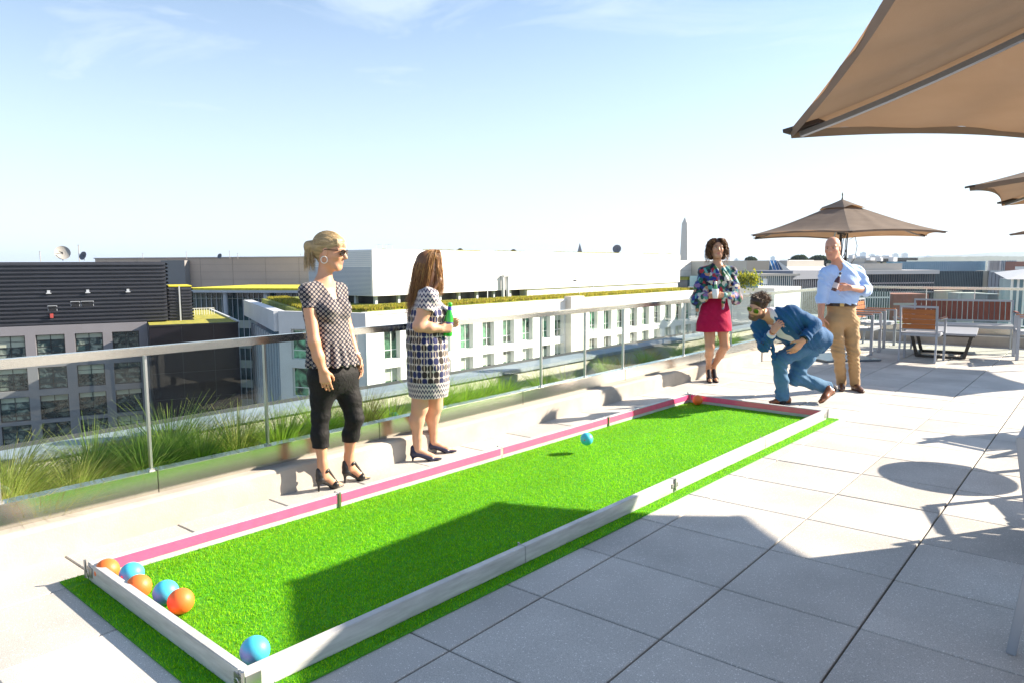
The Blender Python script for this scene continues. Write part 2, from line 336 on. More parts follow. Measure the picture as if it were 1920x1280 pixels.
def blades(name, pts, h, wdt, pal, seed, parent=None, lean=.5, **kw):
    r = np.random.default_rng(seed); n = len(pts); th = r.uniform(0, 2*np.pi, n); hh = h*r.uniform(.6, 1.2, n); a = r.uniform(0, 2*np.pi, n); ln = r.uniform(0, lean, n)*hh
    s = np.stack([np.cos(th), np.sin(th), np.zeros(n)], 1)*(wdt*r.uniform(.7, 1.3, n))[:, None]
    tip = pts+np.stack([np.cos(a)*ln, np.sin(a)*ln, hh], 1)
    V = np.stack([pts-s, pts+s, tip], 1).reshape(-1, 3); o = fastmesh(name, V, np.arange(3*n).reshape(-1, 3), m_blade, parent, False)
    pal = np.array(pal); c = pal[r.integers(0, len(pal), n)]*r.uniform(.75, 1.25, (n, 1)); x, y = pts[:, 0], pts[:, 1]
    wear = .5*np.sin(x*3.1+1.3*np.sin(y*1.9))+.3*np.sin(y*5.3+2*np.sin(x*4.1))+.35*np.sin(x*11+y*2.3+np.sin(y*7)); c *= (1+.10*wear)[:, None]; set_col(o, np.repeat(c, 3, 0)); return tag(o, **kw)
r_ = np.random.default_rng(5); n = 42000
pts = np.stack([r_.uniform(XP+.02, XR-.06, n), 17.8*r_.random(n)**1.6-1.2, np.full(n, .0)], 1)
blades('ground_cover', pts, .085, .003, [(.14, .32, .03), (.2, .38, .03), (.30, .36, .06), (.10, .24, .03)], 6, kind='stuff')

# ================================================================ COURT
CT = Matrix.Translation((-2.955, 4.36, 0)) @ Matrix.Rotation(-math.radians(1.7), 4, 'Z')
CW, CL, BT, BH = 1.50, 6.13, .038, .09
m_turfb = mat('turf_backing', (.07, .34, .003), .9, var=.3, vscale=30, bump=.8, bscale=300)
carpet = empty('turf_carpet', (-2.955, 4.36, 0), -math.radians(1.7), label='bright green artificial turf carpet under the bocce court', cat='turf')
TW, TL = CW/2+.085, CL/2+.10
q = MB(); q.box2((-TW, -TL, .002), (TW, TL, .008)); q.build('backing', m_turfb, carpet)
n = 260000; lx = r_.uniform(-TW, TW, n); ly = r_.uniform(-TL, TL, n)
# keep more blades near the camera, where they show
keep = (r_.random(n) < np.clip(1.15-(ly+TL)/9, .35, 1)) & ~((np.abs(np.abs(lx)-(CW/2-BT/2)) < BT/2) | (np.abs(np.abs(ly)-(CL/2-BT/2)) < BT/2))
pts = np.stack([lx, ly, np.full(n, .007)], 1)[keep]
blades('turf_pile', pts, .0125, .0017, [(.19, .55, .002), (.25, .62, .002), (.31, .68, .003), (.13, .45, .002), (.42, .74, .03)], 9, carpet, 1.0, kind='stuff')
m_board = mat('painted_board', (.50, .50, .50), .45, var=.2, vscale=5, bump=.15, bscale=40, stretch=(1, 1, 9), detail=8)
m_pink = mat('magenta_tape', (.85, .08, .24), .42, var=.08, vscale=14, spec=1.0, coat=.6)
m_hw = mat('zinc_hardware', (.45, .45, .46), .35, 1)
court = empty('court_frame', (-2.955, 4.36, 0), -math.radians(1.7), label='long low white board frame of the bocce court with magenta inner faces', cat='court')
def board(a, b_, inner, ends=0):
    # a,b along the outer line; inner = unit vector towards the inside
    a, b_ = Vector((*a, 0)), Vector((*b_, 0)); d = (b_-a).normalized(); inn = Vector((*inner, 0)); a2, b2 = a+d*.0015, b_-d*.0015
    ctr = (a2+b2)/2+inn*BT/2+UP*(BH/2+.009); q = MB(); Ln = (b2-a2).length; rz = math.atan2(d.y, d.x)
    q.box(ctr, (Ln, BT, BH), rz); o = q.build('board', m_board, court, bevel=.0025)
    q = MB(); q.box((a2+b2)/2+inn*(BT+.0008)+UP*(.009+BH*.64), (Ln-.03, .003, BH*.60), rz); q.build('magenta_strip', m_pink, o)
    return o
W2, L2 = CW/2, CL/2
ysl = [-L2, -1.62, -.08, 1.42, L2]; ysr = [-L2, -1.52, .03, 1.56, L2]
for i in range(4):
    board((-W2, ysl[i]), (-W2, ysl[i+1]), (1, 0)); board((W2, ysr[i]), (W2, ysr[i+1]), (-1, 0))
board((-W2+BT, -L2), (W2-BT, -L2), (0, 1)); board((-W2+BT, L2), (W2-BT, L2), (0, -1))
def hinge(x, y, nx, ny):      # plates, knuckle and pin on an outer face
    q = MB(); tx, ty = -ny, nx
    for s_ in (-1, 1):
        q.box((x+nx*.003+tx*s_*.024, y+ny*.003+ty*s_*.024, .058), (.034 if abs(tx) > .5 else .004, .034 if abs(ty) > .5 else .004, .03), 0)
        for zz in (.050, .066): q.tube([(x+nx*.004+tx*s_*.034, y+ny*.004+ty*s_*.034, zz), (x+nx*.008+tx*s_*.034, y+ny*.008+ty*s_*.034, zz)], .0045, 8)
    q.tube([(x+nx*.008, y+ny*.008, .022), (x+nx*.008, y+ny*.008, .104)], .0062, 10)
    q.build('hinge', m_hw, court)
for yy in ysl[1:4]: hinge(-W2, yy, -1, 0)
hinge(W2, ysr[2], 1, 0)
def corner(x, y, sx, sy):
    q = MB()
    q.box((x+sx*.002, y-sy*.035, .058), (.004, .06, .05)).box((x-sx*.035, y+sy*.002, .058), (.06, .004, .05))
    q.tube([(x+sx*.008, y+sy*.008, .02), (x+sx*.008, y+sy*.008, .11)], .0065, 10)
    # wire clip ring
    ring = [(x-sx*.03+.017*math.cos(a), y+sy*.012, .052+.022*math.sin(a)) for a in np.linspace(0, 2*math.pi, 15)]
    q.tube(ring, .002, 6)
    q.build('corner_hinge', m_hw, court)
for sx in (-1, 1):
    for sy in (-1, 1): corner(sx*W2, sy*L2, sx, sy)
# inner joint plates, visible on the left side
for s_, yy in ((-1, ysl[1]), (-1, ysl[3]), (1, ysr[1]), (1, ysr[3])):
    if 1:
        q = MB(); q.box((s_*(W2-BT-.004), yy, .055), (.005, .02, .088)); q.tube([(s_*(W2-BT-.009), yy, .015), (s_*(W2-BT-.009), yy, .108)], .0055, 8); q.build('joint_plate', m_hw, court)

# ---- bocce balls
def ballmat(name, c, c2):
    mt = mat(name, c, .5, bump=.06, bscale=120); return mt
m_or = ballmat('ball_orange', (.86, .17, .03), 0); m_bl = ballmat('ball_blue', (.06, .50, .68), 0)
m_dot = mat('valve', (.6, .2, .16), .5)
def ball(px, py, z, r, mt, label, vdir):
    p = gz(px, py, z); o = MB()
    vs, fs = [], []; n, k = 40, 24
    for i in range(k+1):
        ph = math.pi*i/k
        for j in range(n): vs.append((r*math.sin(ph)*math.cos(2*math.pi*j/n), r*math.sin(ph)*math.sin(2*math.pi*j/n), r*math.cos(ph)))
    for i in range(k):
        for j in range(n): fs.append((i*n+j, (i+1)*n+j, (i+1)*n+(j+1) % n, i*n+(j+1) % n))
    o.add(vs, fs); b_ = o.build('bocce_ball', mt, smooth=True, label=label, cat='ball', group='orange and blue bocce balls'); b_.location = p
    d = Vector(vdir).normalized(); v = MB(); v.tube([d*(r-.002), d*(r+.0006), d*(r+.0009)], [r*.13, r*.12, r*.05], 14); v.build('valve', mt if vdir[2] > .9 else m_dot, b_)
    return b_
for a in ((201, 1068, .066, .056, m_or, 'orange ball in the near left corner of the court, farthest back', (-1, .3, .2)),
          (247, 1075, .066, .056, m_bl, 'light blue ball second from the left corner, between two orange balls', (.3, -.9, .1)),
          (260, 1099, .066, .056, m_or, 'orange ball in the middle of the row along the near end board', (-1, .3, -.4)),
          (311, 1110, .066, .056, m_bl, 'light blue ball touching the largest looking orange ball', (.9, .5, -.3)),
          (339, 1126, .066, .056, m_or, 'orange ball rightmost in the row at the near end board', (0, 1, 0)),
          (478, 1219, .066, .056, m_bl, 'light blue ball alone in the near right corner of the court', (-.3, -.6, -.6)),
          (1308, 749, .066, .055, m_or, 'orange ball far away against the magenta far board', (0, 1, 0)),
          (1100, 822, .122, .052, m_bl, 'turquoise ball bouncing above the turf in the middle of the court', (.25, -1, .05))): ball(*a)

# small things beyond the glass
hz_ = MB(); hz_.lathe([(0, -.04), (.028, -.036), (.042, -.014), (.043, .014), (.032, .035), (0, .04)], n=18); o = hz_.build('hose_reel', mat('teal_plastic', (.01, .20, .13), .4), smooth=True, label='small round teal hose reel behind the glass beside the dress', cat='hose reel'); o.location = (-4.72, 4.10, .24)
o = MB().tube([(0, 0, -.23), (0, 0, .0)], .018, 8).build('stake', m_hw, o)
# ================================================================ UMBRELLAS
m_fab = bpy.data.materials.new('taupe_canvas'); m_fab.use_nodes = True; t, b = nodes_of(m_fab)
c = t.nodes.new('ShaderNodeTexCoord'); n1 = t.nodes.new('ShaderNodeTexNoise'); n1.inputs['Scale'].default_value = 3.5; n1.inputs['Detail'].default_value = 8
mpn = t.nodes.new('ShaderNodeMapping'); mpn.inputs['Scale'].default_value = (1, 1, 6)
rr = t.nodes.new('ShaderNodeValToRGB'); rr.color_ramp.elements[0].position = .3; rr.color_ramp.elements[1].position = .7
rr.color_ramp.elements[0].color = (.205, .165, .138, 1); rr.color_ramp.elements[1].color = (.275, .225, .19, 1)
wv = t.nodes.new('ShaderNodeTexNoise'); wv.inputs['Scale'].default_value = 420; bp = t.nodes.new('ShaderNodeBump'); bp.inputs['Strength'].default_value = .35; bp.inputs['Distance'].default_value = .003
td = t.nodes.new('ShaderNodeBsdfTranslucent'); td.inputs[0].default_value = (.25, .15, .08, 1); mxs = t.nodes.new('ShaderNodeMixShader'); mxs.inputs[0].default_value = .42
L = t.links.new
L(c.outputs['Object'], mpn.inputs[0]); L(mpn.outputs[0], n1.inputs['Vector']); L(n1.outputs[0], rr.inputs[0]); L(rr.outputs[0], b.inputs['Base Color']); b.inputs['Roughness'].default_value = .9
L(c.outputs['Object'], wv.inputs['Vector']); L(wv.outputs[0], bp.inputs['Height']); L(bp.outputs[0], b.inputs['Normal'])
L(b.outputs[0], mxs.inputs[1]); L(td.outputs[0], mxs.inputs[2]); L(mxs.outputs[0], t.nodes['Material Output'].inputs[0])
m_alu = mat('grey_aluminium', (.30, .34, .40), .38, .85, var=.05, vscale=20)
m_dark = mat('dark_bronze', (.06, .055, .05), .45, .5)
m_webb = mat('webbing', (.05, .035, .03), .8)
UR, UZT, UZA = 1.53, 1.975, 2.49
def rib_pt(a, v, R=UR, z1=UZT, z0=UZA):      # gently sagging rib, v 0 apex .. 1 tip
    return Vector((math.cos(a)*R*v, math.sin(a)*R*v, z0-(z0-z1)*(v**1.0)*(1.0)-.05*math.sin(math.pi*v)*v))
def make_umbrella(R=UR):
    root = empty('patio_umbrella')
    vs, fs = [], []; NU, NV = 16, 18
    for s_ in range(6):
        a0, a1 = s_*math.pi/3, (s_+1)*math.pi/3; o = len(vs)
        for j in range(NV+1):
            v = .10+.90*j/NV; A, B = rib_pt(a0, v, R), rib_pt(a1, v, R)
            for i in range(NU+1):
                u = i/NU; p = A.lerp(B, u); k = 4*u*(1-u)
                p = p*1.0; sc_ = 1-.032*k*v**2.5; p.x *= sc_; p.y *= sc_; p.z += .035*k*v**3-.012*k*math.sin(v*9)*v
                p.z += .006*math.sin(u*21+s_*2+v*5)*v*k
                vs.append(p)
        for j in range(NV):
            for i in range(NU): a = o+j*(NU+1)+i; fs.append((a, a+NU+1, a+NU+2, a+1))
    q = MB(); q.add(vs, fs); cn = q.build('canopy', m_fab, root, smooth=True)
    # hem: narrow doubled edge hanging 3 cm
    q = MB(); vs, fs = [], []
    for s_ in range(6):
        a0, a1 = s_*math.pi/3, (s_+1)*math.pi/3; A, B = rib_pt(a0, 1, R), rib_pt(a1, 1, R); o = len(vs)
        for i in range(NU+1):
            u = i/NU; k = 4*u*(1-u); p = A.lerp(B, u); p.x *= 1-.032*k; p.y *= 1-.032*k; p.z += .035*k; vs.append(p); vs.append(p+Vector((-p.x*.004, -p.y*.004, -.028)))
        fs += [(o+2*i, o+2*i+1, o+2*i+3, o+2*i+2) for i in range(NU)]
    q.add(vs, fs); q.build('hem', m_fab, cn, smooth=True)
    # wind vent: small raised cap
    q = MB(); vs, fs = [], []
    for s_ in range(6):
        a0, a1 = s_*math.pi/3, (s_+1)*math.pi/3; o = len(vs)
        for j in range(5):
            v = j/4
            for i in range(7):
                u = i/6; k = 4*u*(1-u); A = Vector((math.cos(a0), math.sin(a0), 0))*(.02+.36*v); B = Vector((math.cos(a1), math.sin(a1), 0))*(.02+.36*v); p = A.lerp(B, u)
                p *= 1-.12*k*v; p.z = 2.53-.15*v+.045*k*v*v*(1 if s_ % 2 else .3); vs.append(p)
        for j in range(4):
            for i in range(6): a = o+j*7+i; fs.append((a, a+7, a+8, a+1))
    q.add(vs, fs); q.build('vent_cap', m_fab, cn, smooth=True)
    for s_ in range(6):
        a = s_*math.pi/3; pts = [rib_pt(a, v, R)-UP*(.022+.006*v) for v in np.linspace(.04, .975, 12)]
        q = MB()
        for i in range(11): q.bar(pts[i], pts[i+1], .022, .016)
        rb = q.build('rib', m_alu, root)
        q = MB(); q.bar(rib_pt(a, .52, R)-UP*.04, (math.cos(a)*.06, math.sin(a)*.06, 2.02), .014, .010); q.build('strut', m_alu, rb)
        q = MB(); tp = rib_pt(a, 1.0, R); t2 = rib_pt(a, .93, R); q.bar(tp+Vector((math.cos(a), math.sin(a), -.1))*.012-UP*.004, t2-UP*.012, .055, .012); q.build('corner_pocket', m_webb, cn)
    tg = rib_pt(math.pi, .90, R)-UP*.03; MB().box(tg+Vector((0, .035, 0)), (.05, .022, .003)).build('care_tag', mat('tag_white', (.7, .68, .62), .6), cn)
    q = MB(); q.lathe([(.0, 2.37), (.06, 2.37), (.07, 2.40), (.07, 2.45), (.03, 2.49), (0, 2.49)]); q.build('hub', m_dark, root, smooth=False)
    MB().lathe([(0, 1.98), (.055, 1.98), (.06, 2.0), (.06, 2.05), (.03, 2.07)]).build('runner', m_dark, root)
    MB().lathe([(.022, .02), (.022, 2.50)], n=18).build('pole', m_dark, root, smooth=True)
    MB().lathe([(0, 2.64), (.008, 2.64), (.012, 2.61), (.006, 2.58), (.014, 2.54), (.02, 2.515)], n=12).build('finial', m_dark, root, smooth=True)
    q = MB(); q.box((0, 0, .02), (.95, .95, .03)); pl = q.build('base_plate', mat('base_steel', (.13, .16, .20), .3, .9, var=.1, vscale=3), root, bevel=.004)
    MB().lathe([(.035, .033), (.035, .34), (.026, .36)], n=16).build('pole_sleeve', m_dark, pl, smooth=True)
    for k in range(2): MB().tube([(.035, 0, .12+.16*k), (.075, 0, .12+.16*k)], [.008, .016], 8).build('locking_knob', m_dark, root)
    return root
U = make_umbrella(); GU = 'taupe patio umbrellas'
tag(U, 'large near canopy corner of a taupe umbrella seen from below, upper right', 'umbrella', GU)
DEFS = [((.66, 2.40), -5+180+0, 'x'), ]
U.location = (.645, 2.40, 0); U.rotation_euler.z = math.radians(175)
for (x, y, a, lb) in ((.62, 5.84, 30, 'taupe umbrella cut by the right edge, underside lit tan, second nearest'),
                      (.17, 14.1, 180, 'taupe umbrella at the right edge of which only a tip shows above the railing'),
                      (-3.44, 12.40, 230, 'taupe umbrella fully in view behind the man in the blue shirt')):
    o = copy_tree(U); o.location = (x, y, 0); o.rotation_euler.z = math.radians(a); o['label'] = lb
UFAR = o
# string-light cables bundled down the far pole
m_cab = mat('black_cable', (.02, .02, .025), .5)
q = MB(); r2 = random.Random(3)
for k in range(4):
    x0 = -.03-.035*k; d0 = r2.uniform(-.02, .02); zl = 1.3+.1*k
    P = [(x0*.3, d0, 2.0), (x0, d0, 1.9), (x0*1.3, d0, 1.65), (x0*1.2, d0, zl+.05), (x0*.7, d0, zl-.02), (x0*.3, d0, zl+.06), (.0, d0+.02, 1.75), (0, d0, 2.0)]
    q.tube(P, .006, 6)
q.tube([(.03, 0, 1.9), (.12, 0, 1.95), (.17, .02, 1.8), (.14, .02, 1.6), (.05, 0, 1.48)], .0045, 6)
cb = q.build('cable_bundle', m_cab, label='black cables looped on the pole under the far umbrella', cat='cable'); cb.location = (-3.34-.012, 12.48-.03, 0); cb.rotation_euler.z = YAW

# ================================================================ FURNITURE
m_frame = mat('powder_aluminium', (.33, .36, .41), .45, .35)
m_wood = mat('teak_slat', (.36, .115, .022), .55, var=.25, vscale=6, bump=.15, bscale=60, stretch=(.6, 8, 8))
m_wood2 = mat('brown_slat', (.19, .055, .032), .55, var=.2, vscale=6, bump=.15, bscale=60, stretch=(8, 8, .6))
m_seat = mat('pale_seat', (.62, .62, .64), .5, .1)
def make_chair(w=.56, slats='h', name='armchair', wood=None):
    r = empty(name); hw = w/2; wood = wood or m_wood
    for s_ in (-1, 1):
        MB().bar((s_*hw, .26, 0), (s_*hw, .26, .655), .045, .03, up=Vector((1, 0, 0))).build('leg', m_frame, r, bevel=.003)
        MB().bar((s_*(hw-.03), -.285, 0), (s_*(hw-.03), -.235, .44), .026, .034).bar((s_*(hw-.03), -.235, .44), (s_*(hw-.03), -.30, .86), .026, .034).build('leg', m_frame, r, bevel=.003)
        MB().bar((s_*hw, -.27, .665), (s_*hw, .28, .655), .05, .02).build('armrest', m_frame, r, bevel=.004)
        MB().box((s_*hw, .01, .677), (.05, .50, .014)).build('arm_cap', wood, r, bevel=.004)
    q = MB(); n = max(6, int(w/.075))
    q.box((0, .25, .415), (w-.03, .035, .04)).box((0, -.22, .415), (w-.06, .03, .04)).box((-hw+.03, .01, .415), (.03, .46, .04)).box((hw-.03, .01, .415), (.03, .46, .04)); q.build('seat_frame', m_frame, r, bevel=.003)
    q = MB()
    for k in range(6):
        y = -.19+.083*k; q.box((0, y, .437+.012*math.cos(k*1.1)), (w-.05, .074, .014))
    q.build('seat', m_seat, r, bevel=.003)
    bw = w-.105
    def bp_(z): return -.235-.065*(z-.44)/.42
    q = MB(); q.box((0, bp_(.85), .853), (w-.03, .03, .03)); q.build('back_frame', m_frame, r, bevel=.003); MB().box((0, bp_(.50), .50), (w-.09, .022, .02)).build('lower_rail', m_frame, r, bevel=.003)
    q = MB()
    if slats == 'h':
        for k in range(4): z = .545+.077*k; q.box((0, bp_(z)+.0, z), (bw, .015, .071))
    else:
        m_ = int(bw/.078)
        for k in range(m_): x = -bw/2+bw*(k+.5)/m_; q.bar((x, bp_(.52), .515), (x, bp_(.83), .835), .068, .014, up=Vector((0, 1, 0)))
    q.build('backrest', wood, r, bevel=.003)
    return r
ch = make_chair(); ch.location = (-2.32, 12.92, 0); tag(ch, 'armchair with orange wooden slat back turned away from us in front of the low table', 'chair', 'slatted aluminium armchairs')
def chair_at(x, y, deg, lb):
    o = copy_tree(ch); o.location = (x, y, 0); o.rotation_euler.z = math.radians(deg); o['label'] = lb; return o
chair_at(-3.36, 13.45, -90, 'armchair partly behind the man in the blue shirt, facing the low table')
chair_at(-3.42, 14.72, -95, 'farther armchair left of the table, nearest the far left corner of the terrace')
chair_at(-.93, 14.15, 100, 'armchair cut by the right edge at the end of the bench')
chair_at(.055, 3.60, -90, 'grey chair leg and back post at the right edge in the foreground shade')
chair_at(-.08, 8.15, 160, 'chair beyond the right edge, at the far side of the round table')
chair_at(.30, 6.05, 20, 'chair beyond the right edge, at the near side of the round table')
sc_ = empty('sun_blocker', (.34, 4.82, 0), 0, label='tall added unseen cabinet just beyond the right edge under the second umbrella', cat='blocker'); MB().box((0, 0, .80), (.90, .88, 1.36)).build('blocker', m_frame, sc_, bevel=.01); MB().box((0, 0, 1.495), (.94, .90, .03)).build('blocker_top', m_dark, sc_)  # added unseen box, sized to cast shade on the paving and near chair
for a_, b__ in ((-.38, -.36), (.38, -.36), (-.38, .36), (.38, .36)): MB().box((a_, b__, .06), (.05, .05, .12)).build('leg', m_dark, sc_)
bn = make_chair(1.56, 'v', 'garden_bench', m_wood2); bn.location = (-2.06, 15.0, 0); bn.rotation_euler.z = math.radians(180+11); tag(bn, 'wide bench with upright red brown slats in a grey frame by the far railing', 'bench')
t_ = empty('coffee_table', (-2.18, 13.88, 0), math.radians(6), label='low white topped table on dark trapezoid sled legs', cat='table')
MB().box((0, 0, .405), (.98, 1.42, .03)).build('tabletop', mat('table_white', (.30, .32, .36), .4), t_, bevel=.004)
MB().box((0, 0, .378), (.94, 1.38, .022)).build('table_frame', m_dark, t_)
for s_ in (-1, 1):
    q = MB(); y = s_*.42
    q.bar((-.42, y, .37), (-.33, y, .02), .035, .05).bar((.42, y, .37), (.33, y, .02), .035, .05).box((0, y, .02), (.70, .05, .035)); q.build('leg', m_dark, t_)
q = MB(); q.box((-.33, 0, .02), (.04, .82, .03)).box((.33, 0, .02), (.04, .82, .03)); q.build('stretcher', m_dark, t_)
rt = empty('round_table', (-.03, 7.06, 0), 0, label='round pedestal table beyond the right edge whose shadow falls on the paving', cat='table')
MB().lathe([(0, .70), (.42, .70), (.425, .71), (.42, .725), (0, .725)], n=40).build('tabletop', m_seat, rt)
MB().lathe([(.24, 0), (.24, .015), (.03, .03), (.03, .70)], n=24).build('pedestal', m_dark, rt)
# ================================================================ FIGURE SCULPTING (signed distances -> one continuous mesh)
def V3(p): return np.array([p[0], p[1], p[2]], float)
def unit(v): v = np.asarray(v, float); return v/np.linalg.norm(v)
class Sculpt:
    def __init__(s): s.ops = []
    def rc(s, a, b, ra, rb, k=.02, flat=None, sc=1.0, op='u'):
        s.ops.append(('rc', V3(a), V3(b), ra, rb, k, None if flat is None else unit(flat), sc, op)); return s
    def chain(s, pts, rs, k=.02, **kw):
        for i in range(len(pts)-1): s.rc(pts[i], pts[i+1], rs[i], rs[i+1], k, **kw)
        return s
    def el(s, c, r, M=None, k=.02, op='u'):
        s.ops.append(('el', V3(c), np.array(r, float), np.eye(3) if M is None else np.array(M, float), 0, k, None, 1, op)); return s
    def cut(s, c, n, R, k=.004):       # remove what lies beyond the plane, within R of c
        s.ops.append(('cut', V3(c), unit(n), R, 0, k, None, 1, 'c')); return s
    def mesh(s, h, pad=.03, disp=None, post=None):
        lo, hi = np.full(3, 9e9), np.full(3, -9e9)
        for o in s.ops:
            if o[-1] != 'u': continue
            if o[0] == 'rc': r = max(o[3], o[4]); lo = np.minimum(lo, np.minimum(o[1], o[2])-r); hi = np.maximum(hi, np.maximum(o[1], o[2])+r)
            else: r = o[2].max(); lo = np.minimum(lo, o[1]-r); hi = np.maximum(hi, o[1]+r)
        lo -= pad; hi += pad; n = np.ceil((hi-lo)/h).astype(int)+1; f = np.full(n, .5, np.float32)
        ax = [lo[i]+h*np.arange(n[i]) for i in range(3)]
        for o in s.ops:
            m_ = o[5]+4*h
            if o[0] == 'rc': r = max(o[3], o[4])+m_; a_, b_ = np.minimum(o[1], o[2])-r, np.maximum(o[1], o[2])+r
            elif o[0] == 'el': r = o[2].max()+m_; a_, b_ = o[1]-r, o[1]+r
            else: a_, b_ = o[1]-o[3], o[1]+o[3]
            i0 = np.clip(np.floor((a_-lo)/h).astype(int), 0, n); i1 = np.clip(np.ceil((b_-lo)/h).astype(int)+1, 0, n)
            if (i1 <= i0).any(): continue
            sl = tuple(slice(i0[i], i1[i]) for i in range(3))
            P = np.stack(np.meshgrid(*[ax[i][sl[i]] for i in range(3)], indexing='ij'), -1)
            if o[0] == 'rc':
                A, B, ra, rb = o[1], o[2], o[3], o[4]
                if o[6] is not None:
                    fl = o[6]; q = 1/o[7]-1; C_ = A; P = P+fl*(((P-C_)@fl)*q)[..., None]; B = B+fl*((B-C_)@fl*q)
                ba = B-A; l2 = max(ba@ba, 1e-9); pa = P-A; t_ = np.clip(pa@ba/l2, 0, 1); d = np.linalg.norm(pa-ba*t_[..., None], axis=-1)-(ra+(rb-ra)*t_)
                if o[6] is not None: d = d*(o[7]**.5)
            elif o[0] == 'el':
                q = (P-o[1])@o[3].T; k0 = np.linalg.norm(q/o[2], axis=-1); k1 = np.linalg.norm(q/(o[2]**2), axis=-1); d = k0*(k0-1)/np.maximum(k1, 1e-6)
            else:
                d = (P-o[1])@o[2]; rr = np.linalg.norm(P-o[1], axis=-1); g = f[sl]; f[sl] = np.where(rr < o[3], np.maximum(g, d), g); continue
            g = f[sl]; k = max(o[5], 1e-4)
            if o[8] == 'u': hh = np.clip(.5+.5*(g-d)/k, 0, 1); f[sl] = g*(1-hh)+d*hh-k*hh*(1-hh)
            else: hh = np.clip(.5-.5*(g+d)/k, 0, 1); f[sl] = g*(1-hh)-d*hh+k*hh*(1-hh)
        if disp is not None:
            idx = np.abs(f) < 3*h+.01; I = np.argwhere(idx); P = lo+I*h; f[idx] += disp(P).astype(np.float32)
        V, Q = nets(f); return V*h+lo, Q
def nets(f):
    s = f < 0; n = np.array(f.shape); c = [slice(None, -1), slice(1, None)]
    cnt = np.zeros(n-1, np.int8); acc = np.zeros((*(n-1), 3), np.float32)
    act = np.zeros(n-1, bool); tot = sum(s[c[i], c[j], c[k]].astype(np.int8) for i in (0, 1) for j in (0, 1) for k in (0, 1)); act = (tot > 0) & (tot < 8)
    I = np.argwhere(act); fl = lambda d: f[I[:, 0]+d[0], I[:, 1]+d[1], I[:, 2]+d[2]]
    acc = np.zeros((len(I), 3)); cnt = np.zeros(len(I))
    for axis in range(3):
        o1, o2 = [q for q in range(3) if q != axis]
        for u in (0, 1):
            for v in (0, 1):
                a = [0, 0, 0]; a[o1] = u; a[o2] = v; b = list(a); b[axis] = 1; fa, fb = fl(a), fl(b); m_ = (fa < 0) != (fb < 0)
                t_ = np.where(m_, fa/np.where(m_, fa-fb, 1), 0); p = np.tile(np.array(a, float), (len(I), 1)); p[:, axis] = t_; acc += p*m_[:, None]; cnt += m_
    V = I+acc/cnt[:, None]; idx = np.full(n-1, -1, np.int32); idx[act] = np.arange(len(I)); Q = []
    for axis in range(3):
        o1, o2 = [(1, 2), (2, 0), (0, 1)][axis]; sa = [slice(None)]*3; sb = [slice(None)]*3; sa[axis] = slice(None, -1); sb[axis] = slice(1, None)
        A, B = s[tuple(sa)], s[tuple(sb)]; E = np.argwhere(A != B); ok = (E[:, o1] > 0) & (E[:, o2] > 0) & (E[:, o1] < n[o1]-1) & (E[:, o2] < n[o2]-1); E = E[ok]
        d1 = np.zeros(3, int); d1[o1] = 1; d2 = np.zeros(3, int); d2[o2] = 1; g = lambda X: idx[X[:, 0], X[:, 1], X[:, 2]]
        q = np.stack([g(E-d1-d2), g(E-d2), g(E), g(E-d1)], 1); flip = ~A[E[:, 0], E[:, 1], E[:, 2]]; q[flip] = q[flip][:, ::-1]; Q.append(q)
    Q = np.concatenate(Q); return V, Q[(Q >= 0).all(1)]
def smooth_mesh(V, Q, it=2, w=.5):
    e = np.concatenate([Q[:, [0, 1]], Q[:, [1, 2]], Q[:, [2, 3]], Q[:, [3, 0]]]); n = len(V); deg = np.bincount(e.ravel(), minlength=n)
    for _ in range(it):
        a = np.zeros_like(V)
        for c in range(3): a[:, c] = np.bincount(e[:, 0], V[e[:, 1], c], n)+np.bincount(e[:, 1], V[e[:, 0], c], n)
        V = V*(1-w)+w*a/np.maximum(deg, 1)[:, None]
    return V
def sculpt_obj(name, S_, h, m_, parent, disp=None, it=1, color=None):
    V, Q = S_.mesh(h, disp=disp); V = smooth_mesh(V, Q, it); o = fastmesh(name, V, Q, m_, parent)
    if color is not None: set_col(o, color(V))
    return o
def folds(amp, k1, k2, ph=0, zdir=None):
    """cloth creases: gentle ridges of about 2 pi / |k1| metres, bent by a second wave"""
    k1, k2 = np.array(k1, float), np.array(k2, float)
    def f(P):
        a = P@k1+1.7*np.sin(P@k2+ph)+.6*np.sin(P@(k2[::-1]*1.7)+1); b_ = P@(k1*.43+k2)+ph
        return -amp*(np.abs(np.sin(a))**2.2-.35)-amp*.5*np.sin(b_)
    return f
def frame(fwd, up=(0, 0, 1)):
    f = unit(fwd); u = np.array(up, float); r = unit(np.cross(f, u)); u = np.cross(r, f); return r, f, u     # right-hand side of the person, forward, up
